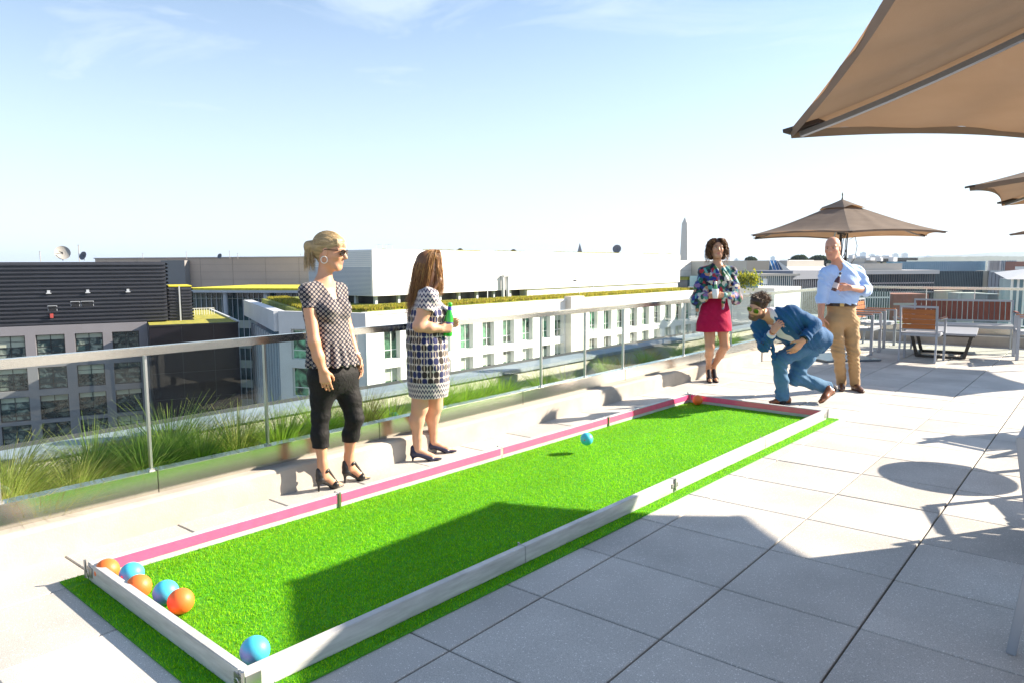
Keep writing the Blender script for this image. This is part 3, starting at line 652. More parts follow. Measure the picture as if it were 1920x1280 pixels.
class Head:
    def __init__(s, c, fwd, up=(0, 0, 1), k=1.0): s.c = V3(c); s.r, s.f, s.u = frame(fwd, up); s.k = k
    def p(s, x, y, z): return s.c+(s.r*x+s.f*y+s.u*z)*s.k
    def add(s, S_, neck, nr=.05, fem=True, jaw=1.0):
        k = s.k; M = np.stack([s.r, s.f, s.u]); p = s.p
        S_.el(p(0, -.014, .036), np.array([.073, .094, .083])*k, M, .02)
        S_.el(p(0, .026, -.028), np.array([.058*jaw, .068, .084])*k, M, .03)
        S_.rc(p(-.020, .062, -.092), p(.020, .062, -.092), .019*k*jaw, .019*k*jaw, .025)
        for q in (-1, 1):
            S_.rc(p(q*.050*jaw, -.002, -.050), p(q*.018, .060, -.090), .018*k, .016*k, .03)
            S_.rc(p(q*.036, .064, -.014), p(q*.044, .045, -.020), .020*k, .020*k, .025)
            S_.rc(p(q*.010, .087, .032), p(q*.046, .066, .030), .010*k, .009*k, .015)
            S_.el(p(q*.031, .100, .010), np.array([.017, .014, .011])*k, M, .012, 'd')
            S_.el(p(q*.031, .073, .011), np.array([.013, .013, .013])*k, M, .004)
            S_.el(p(q*.074, -.006, -.004), np.array([.009, .018, .031])*k, M, .008); S_.el(p(q*.082, .002, -.004), np.array([.006, .010, .018])*k, M, .006, 'd')
            S_.rc(p(q*.010, .098, -.027), p(q*.012, .094, -.028), .0075*k, .0075*k, .006)
        S_.rc(p(0, .086, .020), p(0, .110, -.020), .0085*k, .0125*k, .012)
        S_.rc(p(-.017, .083, -.053), p(.017, .083, -.053), .0075*k, .0075*k, .006); S_.rc(p(-.014, .082, -.063), p(.014, .082, -.063), .0085*k, .0085*k, .006)
        S_.rc(p(-.02, .094, -.058), p(.02, .094, -.058), .0022*k, .0022*k, .003, op='d')
        S_.rc(p(0, -.018, -.055), neck, nr*.98, nr*1.05, .035)
    def local(s, V): d = (V-s.c)/s.k; return d@s.r, d@s.f, d@s.u
def skin_color(head, skin, lips=(.45, .14, .12), brow=None, beard=None, scalp=None):
    skin, lips = np.array(skin), np.array(lips)
    def f(V):
        x, y, z = head.local(V); C_ = np.tile(skin, (len(V), 1)); n = .5+.5*np.sin(V@np.array([31, 17, 23.]))*np.sin(V@np.array([13, -29, 19.])); C_ *= (.95+.09*n)[:, None]
        def mixin(w_, col): nonlocal C_; C_ = C_*(1-w_[:, None])+np.array(col)*w_[:, None]
        near = (np.abs(x) < .12) & (np.abs(z) < .16) & (y > -.02)
        ck = np.exp(-(((np.abs(x)-.040)/.020)**2+((z+.022)/.022)**2))*near*(y > .02); mixin(.30*ck, skin*[1.12, .72, .66])
        mixin(.85*np.exp(-((x/.019)**4+((z+.0585)/.0115)**4))*near*(y > .06), lips)
        if beard is not None:
            w_ = np.clip((-z-.030+.35*np.clip(np.abs(x)-.045, 0, 1))/.02, 0, 1)*(y > -.025)*(z > -.125)*.92*near; w_ = np.maximum(w_, .85*np.exp(-((x/.030)**4+((z+.043)/.007)**4))*near*(y > .05)); w_ *= 1-.8*np.exp(-((x/.018)**4+((z+.0585)/.009)**4)); mixin(w_, beard)
        if brow is not None: mixin(.8*np.exp(-(((np.abs(x)-.031)/.019)**4+((z-.031)/.0055)**4))*near*(y > .03), brow)
        if scalp is not None: w_ = np.clip((z-.0+.6*(-y-.02))/.03, 0, 1)*(y < .03)*(z < .085)*.35*(np.abs(z) < .2); mixin(w_*(np.abs(x) < .12), scalp)
        return np.clip(C_, 0, 1)
    return f
def face_bits(head, parent, lens=None, frame_m=None, iris=(.05, .03, .02), shape='way'):
    p = head.p; k = head.k
    for q in (-1, 1):
        if lens is None:
            e = MB(); c = p(q*.031, .0735, .011); e.tube([c-head.f*.002, c+head.f*.0108*k, c+head.f*.0124*k], [.0125*k, .0075*k, .001], 12); o = e.build('eye', [mat('eye_white', (.7, .68, .65), .25)], parent, smooth=True)
            e = MB(); e.tube([c+head.f*.0105*k, c+head.f*.0136*k], [.0058*k, .0052*k], 10); e.build('iris', mat('iris', iris, .2), o)
            e = MB(); e.tube([p(q*.018, .086, .0165), p(q*.031, .0885, .0195), p(q*.044, .082, .0165)], [.001, .0019, .001], 6); e.build('upper_lid', mat('lid', (.10, .05, .04), .7), o)
    if lens is not None:
        g = MB(); fr_ = MB()
        for q in (-1, 1):
            out = []; n = 18
            for i in range(n):
                a = 2*math.pi*i/n; ex = .027*(abs(math.cos(a))**.7)*math.copysign(1, math.cos(a)); ez = (.021 if shape == 'av' else .018)*(abs(math.sin(a))**.7)*math.copysign(1, math.sin(a))
                if shape == 'av' and ez < 0: ez *= 1.15; 
                X_ = q*.034+ex; out.append(p(X_, .102-.16*abs(X_)**1.5*3, .010+ez+(.10*abs(ex)*(ex*q > 0) if shape == 'way' else 0)))
            cen = sum(out)/n+head.f*.004*k; vs = [tuple(cen)]+[tuple(v) for v in out]+[tuple(v-head.f*.002) for v in out]
            g.add(vs, [(0, 1+i, 1+(i+1) % n) for i in range(n)]+[tuple(range(2*n, n, -1))]); fr_.tube(out+[out[0]], (.0028 if shape == 'way' else .0012)*k, 6)
            fr_.tube([p(q*.060, .088, .020), p(q*.074, .06, .020), p(q*.079, -.005, .014), p(q*.078, -.02, .0)], (.0032 if shape == 'way' else .0013)*k, 6)
        fr_.tube([p(-.010, .107, .018), p(.010, .107, .018)], .002*k, 6)
        s_ = g.build('sunglass_lenses', lens, parent, smooth=True); fr_.build('sunglass_frame', frame_m, s_, smooth=True)
def hand(S_, wrist, d, pal, thumb, k=1.0, curl=(.5, .6, .4), spread=.05, r=.0082, thumb_c=.5, palm_r=.0125):
    """d = towards the fingers, pal = way the palm faces, thumb = side the thumb is on"""
    w_ = V3(wrist); d = unit(d); pal = unit(V3(pal)-d*(V3(pal)@d)); t_ = np.cross(d, pal); t_ = t_ if t_@V3(thumb) > 0 else -t_
    lens = [(.044, .027, .021), (.048, .030, .022), (.045, .028, .021), (.036, .021, .018)]; off = [.027, .009, -.009, -.026]; kl = [.086, .089, .085, .077]
    for i in range(4):
        kn = w_+(d*kl[i]+t_*off[i])*k; S_.rc(w_+t_*off[i]*.55*k+d*.008, kn, .015*k, palm_r*k, .014)
        a = 0; p0 = kn; rr = r*k*(1 if i < 3 else .88); dd = unit(d+t_*spread*(1.5-i))
        for j in range(3):
            a += curl[j]*(1+.08*i); v = dd*math.cos(a)+pal*math.sin(a); p1 = p0+v*lens[i][j]*k; S_.rc(p0, p1, rr, rr*.9, .0025); p0 = p1; rr *= .92
    p0 = w_+(d*.022+t_*.020)*k; v1 = unit(d*.75+t_*.75+pal*.35); p1 = p0+v1*.040*k; v2 = unit(d*1.0+t_*(.55-.5*thumb_c)+pal*(.35+thumb_c)); p2 = p1+v2*.032*k; v3 = unit(d*1.0+t_*(.2-.8*thumb_c)+pal*(.3+thumb_c)); p3 = p2+v3*.026*k
    S_.rc(w_+d*.01, p0, .016*k, .015*k, .012); S_.rc(p0, p1, .0145*k, .0105*k, .008); S_.rc(p1, p2, .0098*k, .0090*k, .002); S_.rc(p2, p3, .0088*k, .0078*k, .002)
def m_skin(name, rough=.5):
    mt = bpy.data.materials.new(name); mt.use_nodes = True; t, b = nodes_of(mt); a = t.nodes.new('ShaderNodeAttribute'); a.attribute_name = 'Col'; t.links.new(a.outputs['Color'], b.inputs['Base Color'])
    b.inputs['Roughness'].default_value = rough; b.inputs['Subsurface Weight'].default_value = .12; b.inputs['Subsurface Radius'].default_value = (.012, .005, .003); b.inputs['Subsurface Scale'].default_value = .5
    n = t.nodes.new('ShaderNodeTexNoise'); n.inputs['Scale'].default_value = 260; c = t.nodes.new('ShaderNodeTexCoord'); bp = t.nodes.new('ShaderNodeBump'); bp.inputs['Strength'].default_value = .12; bp.inputs['Distance'].default_value = .002
    t.links.new(c.outputs['Object'], n.inputs['Vector']); t.links.new(n.outputs[0], bp.inputs['Height']); t.links.new(bp.outputs[0], b.inputs['Normal']); return mt
def strands(name, paths, wid, cols, parent, seed=0, m_=None):
    """paths: (n, K, 3) array; thin three sided locks tapering at the tip"""
    r = np.random.default_rng(seed); P = np.asarray(paths); n, K, _ = P.shape; T = np.gradient(P, axis=1); T /= np.linalg.norm(T, axis=2, keepdims=True)+1e-9
    ref = r.normal(0, 1, (n, 1, 3)); A = np.cross(T, ref); A /= np.linalg.norm(A, axis=2, keepdims=True)+1e-9; B = np.cross(T, A)
    w_ = (np.asarray(wid).reshape(-1, 1, 1)*np.ones((n, 1, 1)))*np.clip(1.15-np.linspace(0, 1, K)**2.2, .12, 1)[None, :, None]
    ring = np.stack([P+(A*math.cos(a)+B*math.sin(a))*w_ for a in (0, 2.094, 4.189)], 2).reshape(-1, 3)
    b_ = (np.arange(n)[:, None]*K+np.arange(K-1)[None]).ravel()*3; F_ = np.concatenate([np.stack([b_+i, b_+(i+1) % 3, b_+3+(i+1) % 3, b_+3+i], 1) for i in range(3)])
    o = fastmesh(name, ring, F_, m_ or m_hair, parent); cols = np.array(cols); c = cols[r.integers(0, len(cols), n)]*r.uniform(.8, 1.2, (n, 1)); set_col(o, np.repeat(c, K*3, 0)); return o
m_hair = bpy.data.materials.new('hair_strands'); m_hair.use_nodes = True; t, b = nodes_of(m_hair); a = t.nodes.new('ShaderNodeAttribute'); a.attribute_name = 'Col'; t.links.new(a.outputs['Color'], b.inputs['Base Color']); b.inputs['Roughness'].default_value = .42; b.inputs['Specular IOR Level'].default_value = .6
td = t.nodes.new('ShaderNodeBsdfTranslucent'); t.links.new(a.outputs['Color'], td.inputs[0]); mx_ = t.nodes.new('ShaderNodeMixShader'); mx_.inputs[0].default_value = .22; t.links.new(b.outputs[0], mx_.inputs[1]); t.links.new(td.outputs[0], mx_.inputs[2]); t.links.new(mx_.outputs[0], t.nodes['Material Output'].inputs[0])
def cloth_mat(name, col, rough=.8, bump=.25, weave=500, col2=None, sheen=.2):
    mt = mat(name, col, rough, var=0 if col2 else .07, col2=col2, vscale=7, bump=0); t, b = nodes_of(mt); b.inputs['Sheen Weight'].default_value = sheen; b.inputs['Specular IOR Level'].default_value = .25
    c = t.nodes.new('ShaderNodeTexCoord'); n = t.nodes.new('ShaderNodeTexNoise'); n.inputs['Scale'].default_value = weave; n2 = t.nodes.new('ShaderNodeTexNoise'); n2.inputs['Scale'].default_value = 22; n2.inputs['Detail'].default_value = 4; n2.inputs['Distortion'].default_value = 1.2
    b1 = t.nodes.new('ShaderNodeBump'); b1.inputs['Strength'].default_value = bump; b1.inputs['Distance'].default_value = .002; b2 = t.nodes.new('ShaderNodeBump'); b2.inputs['Strength'].default_value = .55; b2.inputs['Distance'].default_value = .012
    t.links.new(c.outputs['Object'], n.inputs['Vector']); t.links.new(c.outputs['Object'], n2.inputs['Vector']); t.links.new(n.outputs[0], b1.inputs['Height']); t.links.new(n2.outputs[0], b2.inputs['Height']); t.links.new(b2.outputs[0], b1.inputs['Normal']); t.links.new(b1.outputs[0], b.inputs['Normal']); return mt
class NG:      # tiny helper for maths in a shader
    def __init__(s, t): s.t = t
    def m(s, op, a, b_=None, c_=None):
        n = s.t.nodes.new('ShaderNodeMath'); n.operation = op
        for i, v in enumerate((a, b_, c_)):
            if v is None: continue
            if isinstance(v, (int, float)): n.inputs[i].default_value = v
            else: s.t.links.new(v, n.inputs[i])
        return n.outputs[0]
    def wrapped(s, cx, cy, R):     # coordinates on a garment: around (in metres) and up
        c = s.t.nodes.new('ShaderNodeTexCoord'); x = s.t.nodes.new('ShaderNodeSeparateXYZ'); s.t.links.new(c.outputs['Object'], x.inputs[0])
        th = s.m('ARCTAN2', s.m('SUBTRACT', x.outputs[1], cy), s.m('SUBTRACT', x.outputs[0], cx)); return s.m('MULTIPLY', th, R), x.outputs[2]
    def mix(s, f, a, b_):
        n = s.t.nodes.new('ShaderNodeMix'); n.data_type = 'RGBA'; s.t.links.new(f, n.inputs[0])
        for i, v in ((6, a), (7, b_)):
            if isinstance(v, tuple): n.inputs[i].default_value = (*v, 1)
            else: s.t.links.new(v, n.inputs[i])
        return n.outputs[2]
    def noise2(s, u, v):
        cb = s.t.nodes.new('ShaderNodeCombineXYZ'); s.t.links.new(u, cb.inputs[0]); s.t.links.new(v, cb.inputs[1]); w_ = s.t.nodes.new('ShaderNodeTexWhiteNoise'); s.t.links.new(cb.outputs[0], w_.inputs['Vector']); return w_.outputs[0]
RTn, FWn, UPn = np.array(RT), np.array(FW), np.array((0, 0, 1.))
class Person:
    def __init__(s, px, py, label):
        s.O = np.array(gz(px, py)); s.D = s.O@FWn; s.e = empty('person', s.O, label=label, cat='person')
    def J(s, px, py, d=0): return np.array(at(px, py, s.D+d))-s.O
    def G(s, px, py, z=0): return np.array(gz(px, py, z))-s.O
def fem_torso(S_, pel, wst, chs, nk, L_, R_, fwd, k=1.0, off=0, hip=.165, waist=.122, bust=.138, s=.76, sh=.046):
    S_.rc(pel, (pel*.45+wst*.55), hip+off, waist*1.04+off, .05, flat=fwd, sc=s); S_.rc(pel*.5+wst*.5, wst, waist*1.1+off, waist+off, .05, flat=fwd, sc=s)
    S_.rc(wst, chs, waist+off, bust+off, .05, flat=fwd, sc=s); S_.rc(chs, chs*.4+nk*.6, bust*.95+off, .075+off, .06, flat=fwd, sc=.8)
    S_.rc(L_, R_, sh+off, sh+off, .05); S_.rc(L_, nk, sh*.9+off, .045+off, .04); S_.rc(R_, nk, sh*.9+off, .045+off, .04)
def heel_shoe(S_, heel, toe, up_, hh, r=.033, strap=True, heel_r=(.013, .006)):
    """pump: heel cup on a thin heel, arched sole, toe"""
    d = unit(toe-heel); cup = heel+UPn*hh+d*.012; ball = heel+(toe-heel)*.68+UPn*.016; tip = toe+UPn*.014
    return cup, ball, tip
# ---------------------------------------------------------------- woman with blonde ponytail
def blonde():
    p = Person(622, 913, 'blonde woman in patterned peplum blouse and black capri trousers standing beside the court'); J, G, e = p.J, p.G, p.e
    F = unit(RTn*.86-FWn*.5); Lft = np.cross(UPn, F)
    pel, wst, chs, nk = J(624, 697), J(615, 625), J(610, 580), J(607, 531)
    Ls, Rs = chs*0+J(607, 546)+Lft*.150, J(607, 546)-Lft*.150
    S_ = Sculpt(); fem_torso(S_, pel, wst, chs, nk, Ls, Rs, F, sh=.036)
    H = Head(J(619, 473), RTn*.985-FWn*.12-UPn*.16, k=1.03); H.add(S_, nk+UPn*.0, .047)
    near_w, near_e = J(605, 692, -.20), J(589, 641, -.20); S_.chain([Rs, near_e, J(597, 668, -.2), near_w], [.044, .038, .037, .026], .02)
    hand(S_, near_w, J(612, 722, -.2)-near_w, FWn*.9-RTn*.2, RTn-FWn*.3, .98, curl=(.35, .5, .45))
    far_w, far_e = J(667, 664, .10), J(652, 618, .13); S_.chain([Ls, far_e, far_w], [.042, .036, .025], .02); hand(S_, far_w, J(676, 694, .1)-far_w, -RTn*.6-FWn, -FWn+RTn*.3, .95, curl=(.3, .35, .3))
    h1, t1 = G(598, 921), G(640, 911); h2, t2 = G(647, 905), G(690, 897); hh = .085
    legs = []
    for (hp, kn, h_, t_, sgn) in ((J(606, 705, -.05), J(601, 778, -.05), h1, t1, 1), (J(645, 705, .07), J(665, 782, .05), h2, t2, 1)):
        d = unit(t_-h_); an = h_+UPn*(hh+.075)+d*.035; calf = kn*.62+an*.38-d*.012; S_.chain([hp, kn, calf, an+UPn*.03, an], [.085, .054, .048, .030, .030], .03)
        cup, ball, tip = heel_shoe(S_, h_, t_, 0, hh); S_.chain([an, cup+UPn*.012+d*.02], [.030, .028], .02); S_.chain([cup+UPn*.03+d*.03, ball+UPn*.012, tip], [.030, .026, .014], .02); legs.append((hp, kn, calf, an, h_, t_, d, cup, ball, tip))
    sculpt_obj('body', S_, .0055, m_skin('skin_tan'), e, it=1, color=skin_color(H, (.60, .30, .175)))
    # shoes
    for (hp, kn, calf, an, h_, t_, d, cup, ball, tip) in legs:
        q = Sculpt(); q.rc(cup+UPn*.0, cup+UPn*.035-d*.004, .031, .024, .01); q.rc(h_+UPn*.004, cup-UPn*.01-d*.012, .006, .013, .012); q.rc(cup-UPn*.004, ball-UPn*.008, .018, .020, .02, flat=UPn, sc=.5)
        q.rc(ball-UPn*.008, tip-UPn*.006, .026, .018, .02, flat=UPn, sc=.45); sd = np.cross(UPn, d)
        q.rc(ball+UPn*.014-sd*.022, ball+UPn*.014+sd*.022, .025, .025, .01); q.rc(ball+UPn*.022+d*.01, an-UPn*.02+d*.035, .017, .014, .012); q.rc(an-UPn*.022+d*.014-sd*.026, an-UPn*.022+d*.014+sd*.026, .015, .015, .01); q.rc(cup+UPn*.03-d*.004, cup+UPn*.062-d*.008, .026, .020, .01); q.rc(an-UPn*.015+d*.02-sd*.026, cup+UPn*.035, .010, .010, .01); q.rc(an-UPn*.015+d*.02+sd*.026, cup+UPn*.035, .010, .010, .01)
        sculpt_obj('shoe', q, .004, mat('black_leather', (.018, .016, .016), .35, var=.2, vscale=20), e)
    # capri trousers
    T = Sculpt()
    for i, (hp, kn, calf, an, *_) in enumerate(legs):
        hem = kn*.40+an*.60 if i == 0 else kn*.46+an*.54
        T.chain([hp*.45+kn*.55, kn, calf, calf*.6+an*.4, an*.8+calf*.2], [.074, .060, .057, .051, .047], .03); T.cut(hem, -UPn, .16); T.chain([pel*.45+hp*.55, hp, hp*.45+kn*.55], [.112, .096, .074], .03)
    T.rc(pel+UPn*.10, pel, .135, .172, .05, flat=F, sc=.78); T.rc(pel-F*.05-UPn*.03, pel-F*.05+UPn*.03, .105, .09, .05)
    fd = folds(.0028, (8, 5, 50), (12, 9, 14), 1)
    def disp(P):
        w_ = np.zeros(len(P))
        for (hp, kn, calf, an, *_) in legs: w_ = np.maximum(w_, np.exp(-((P[:, 2]-kn[2])/.10)**2)*np.exp(-(np.linalg.norm(P[:, :2]-kn[:2], axis=1)/.11)**4)); w_ = np.maximum(w_, .6*np.exp(-((P[:, 2]-hp[2]-.0)/.05)**2)*np.exp(-(np.linalg.norm(P[:, :2]-hp[:2], axis=1)/.12)**4))
        return fd(P)*(.15+w_)
    sculpt_obj('trousers', T, .0055, cloth_mat('black_cotton', (.007, .0065, .0075), .7, sheen=.03), e, disp=disp)
    # blouse
    B = Sculpt()
    for sh_, el_ in ((Rs, near_e), (Ls, far_e)):
        d = unit(el_-sh_); B.rc(sh_-UPn*.006, sh_+d*.16, .043, .052, .03); B.cut(sh_+d*.115, d, .13)
    fem_torso(B, wst*.8+pel*.2, wst+UPn*.02, chs, nk-UPn*.03, Ls, Rs, F, off=.010, hip=.145, waist=.128, bust=.142, sh=.036)
    for q in (-1, 1): B.el(chs+F*.085+Lft*q*.068+UPn*.0, (.066, .066, .066), None, .05)
    hem = pel+UPn*.055; B.rc(wst+UPn*.0, hem-UPn*.02, .136, .195, .03, flat=F, sc=.84); B.cut(hem, -UPn, .3)
    vtx = nk+F*.07
    B.rc(nk+UPn*.05+F*.01, nk+F*.05-UPn*.01, .054, .050, .015, op='d'); B.rc(nk+F*.075-UPn*.01, nk+F*.165-UPn*.150, .056, .012, .012, op='d')
    ctr = wst*.5+pel*.5
    def bdisp(P):
        a = np.arctan2(P[:, 1]-ctr[1], P[:, 0]-ctr[0]); w_ = np.clip((wst[2]-.01-P[:, 2])/.12, 0, 1); up_ = np.clip((P[:, 2]-wst[2])/.1, 0, 1)
        return -.017*w_*(np.abs(np.cos(a*7.5))**1.3-.45)+folds(.0035, (22, 14, 34), (7, 5, 9), 2)(P)*(.3+.7*up_)+.004*np.exp(-((P[:, 2]-wst[2])/.012)**2)
    bm_ = cloth_mat('blouse_print', (.6, .55, .5), .75); t, b = nodes_of(bm_); g = NG(t); c_ = t.nodes.new('ShaderNodeTexCoord'); x_ = t.nodes.new('ShaderNodeSeparateXYZ'); t.links.new(c_.outputs['Object'], x_.inputs[0]); hd = unit(RTn+.45*FWn); u = g.m('ADD', g.m('MULTIPLY', x_.outputs[0], float(hd[0])), g.m('MULTIPLY', x_.outputs[1], float(hd[1]))); v = x_.outputs[2]
    cell = 1/.024; a1 = g.m('MULTIPLY', g.m('ADD', u, v), cell*.75); a2 = g.m('MULTIPLY', g.m('SUBTRACT', u, v), cell*.75)
    f1 = g.m('ABSOLUTE', g.m('SUBTRACT', g.m('FRACT', a1), .5)); f2 = g.m('ABSOLUTE', g.m('SUBTRACT', g.m('FRACT', a2), .5)); mxx = g.m('MAXIMUM', f1, f2)
    dot = g.m('LESS_THAN', g.m('ADD', f1, f2), .55); line = g.m('GREATER_THAN', mxx, .44); dark = g.m('MAXIMUM', dot, g.m('MULTIPLY', line, .75))
    t.links.new(g.mix(dark, (.44, .37, .33), (.007, .009, .026)), b.inputs['Base Color'])
    sculpt_obj('blouse', B, .0055, bm_, e, disp=bdisp)
    # hair: cap, ponytail, locks
    hc = [(.62, .46, .24), (.50, .36, .18), (.70, .56, .34), (.36, .25, .13), (.60, .44, .24)]
    hb = Sculpt(); M = np.stack([H.r, H.f, H.u]); hb.el(H.p(0, -.022, .046), np.array([.080, .098, .086])*H.k, M, .02); hb.el(H.p(0, .045, .078), np.array([.060, .040, .030])*H.k, M, .03); hb.rc(H.p(0, -.08, .0), H.p(0, -.05, -.06), .05, .028, .03)
    hb.el(H.p(0, .115, -.005), np.array([.075, .075, .07])*H.k, M, .012, 'd'); hb.el(H.p(.09, .035, -.045), np.array([.05, .066, .062])*H.k, M, .012, 'd'); hb.el(H.p(-.09, .035, -.045), np.array([.05, .066, .062])*H.k, M, .012, 'd'); hb.rc(H.p(0, .03, -.08), H.p(0, .03, -.14), .07, .07, .01, op='d')
    tie = H.p(0, -.112, .040); tip_ = J(577, 502, -.02); hb.rc(H.p(0, -.1, .035), tie, .022, .018, .015); hb.chain([tie, J(580, 462, 0), J(577, 482, 0)], [.018, .034, .020], .02)
    hr = sculpt_obj('hair', hb, .005, m_hair, e, it=2, color=lambda V: np.array([.46, .33, .17])*(.75+.35*(.5+.5*np.sin((V@H.r)*310+(V@H.u)*60+3*np.sin((V@H.f)*30)))[:, None]))
    r = np.random.default_rng(1); n = 750; K = 12; P = np.zeros((n, K, 3)); al = r.uniform(-1.9, 1.9, n); 
    for i in range(n):      # from hairline over the skull to the tie
        a0 = r.uniform(-1, 1); s0 = np.array([math.sin(a0*1.35)*.082, .085*math.cos(a0*1.35)+.0, .052+.035*math.cos(a0*1.6)]); top = r.uniform(.0, 1)
        s1 = np.array([math.sin(a0*1.5)*.085*(.5+.5*top), -.02, .065+.055*top*math.cos(a0*1.2)-(1-top)*.055]); s2 = np.array([0, -.112, .04])
        for k in range(K):
            t_ = k/(K-1); q = (1-t_)**2*s0+2*t_*(1-t_)*s1*1.25+t_*t_*s2; nn = np.array([q[0]/.080, (q[1]+.018)/.101, (q[2]-.044)/.088]); l_ = np.linalg.norm(nn); 
            if t_ < .93: q = np.array([nn[0]*.080, nn[1]*.101, nn[2]*.088])/max(l_, .2)*(1.02+.025*math.sin(i*1.3+k*.5))+np.array([0, -.018, .044])
            P[i, k] = H.p(*q)
    strands('hair_locks', P, .0020, hc, hr, 2)
    n = 300; K = 9; P = np.zeros((n, K, 3)); a_ = J(580, 458, 0); 
    for i in range(n):
        o_ = r.normal(0, 1, 3)*.016; end = J(r.uniform(569, 592), r.uniform(488, 512), r.uniform(-.04, .04)); mid = J(r.uniform(570, 588), 464, r.uniform(-.03, .03))
        for k in range(K): t_ = k/(K-1); P[i, k] = (1-t_)**2*tie+2*t_*(1-t_)*(mid+UPn*.02)+t_*t_*end+o_*t_*(1-t_)*2
    strands('ponytail_locks', P, .0019, hc, hr, 3); 
    n = 60; P = np.zeros((n, 7, 3))
    for i in range(n):    # fringe
        x0 = r.uniform(-.06, .062); 
        for k in range(7): t_ = k/6; P[i, k] = H.p(x0*(1+.15*t_), .074+.020*math.sin(t_*1.6)-.022*(abs(x0)/.06)**2, .094-.056*t_*r.uniform(.85, 1.05))
    strands('fringe', P, .0021, [(.75, .6, .36), (.66, .5, .28)], hr, 4)
    MB().tube([H.p(.0, -.108, .042)+np.array(H.r*math.cos(a)+H.u*math.sin(a))*.022 for a in np.linspace(0, 6.28, 14)], .004, 6).build('hair_tie', mat('tie', (.75, .72, .62), .5), hr)
    face_bits(H, e, mat('lens_dark', (.015, .01, .008), .08), mat('tortoise', (.035, .015, .008), .25), shape='way')
    c = H.p(.083, -.002, -.052); MB().tube([c+H.f*math.cos(a)*.0225+H.u*math.sin(a)*.0225 for a in np.linspace(0, 6.283, 26)], .0026, 7).build('hoop_earring', mat('pearl_white', (.8, .78, .74), .3), e, smooth=True)
    w_ = far_w+unit(far_w-far_e)*-.01; MB().tube([w_+np.array(RTn*math.cos(a)*.028+FWn*math.sin(a)*.028) for a in np.linspace(0, 6.283, 16)], .007, 6).build('bracelet', mat('pearl_white', (.8, .78, .74), .3), e)
blonde()
# ---------------------------------------------------------------- woman in the printed dress
def bottle(name, base, axis, L_, body, label_m, cap_m, lb, band):
    base = Vector(base); ax = Vector(axis).normalized(); o = empty(name, base, label=lb, cat='bottle'); o.rotation_mode = 'QUATERNION'; o.rotation_quaternion = ax.to_track_quat('Z', 'Y')
    k = L_/.23; R = .0325
    MB().lathe([(0, 0), (R*.92*k, 0), (R*k, .006*k), (R*k, .120*k), (R*.86*k, .145*k), (.0165*k, .172*k), (.0135*k, .195*k), (.0130*k, .222*k), (.0142*k, .223*k), (.0142*k, .228*k), (0, .229*k)], n=24).build('glass', body, o, smooth=True)
    MB().lathe([(.0148*k, .219*k), (.0150*k, .231*k), (.010*k, .235*k), (0, .236*k)], n=20).build('cap', cap_m, o, smooth=True)
    MB().lathe([(R*k+.0006, .035*k), (R*k+.0006, .100*k)], n=24).build('label', label_m, o, smooth=True); MB().lathe([(.0152*k, .182*k), (.0141*k, .206*k)], n=20).build('neck_label', band, o, smooth=True)
    return o
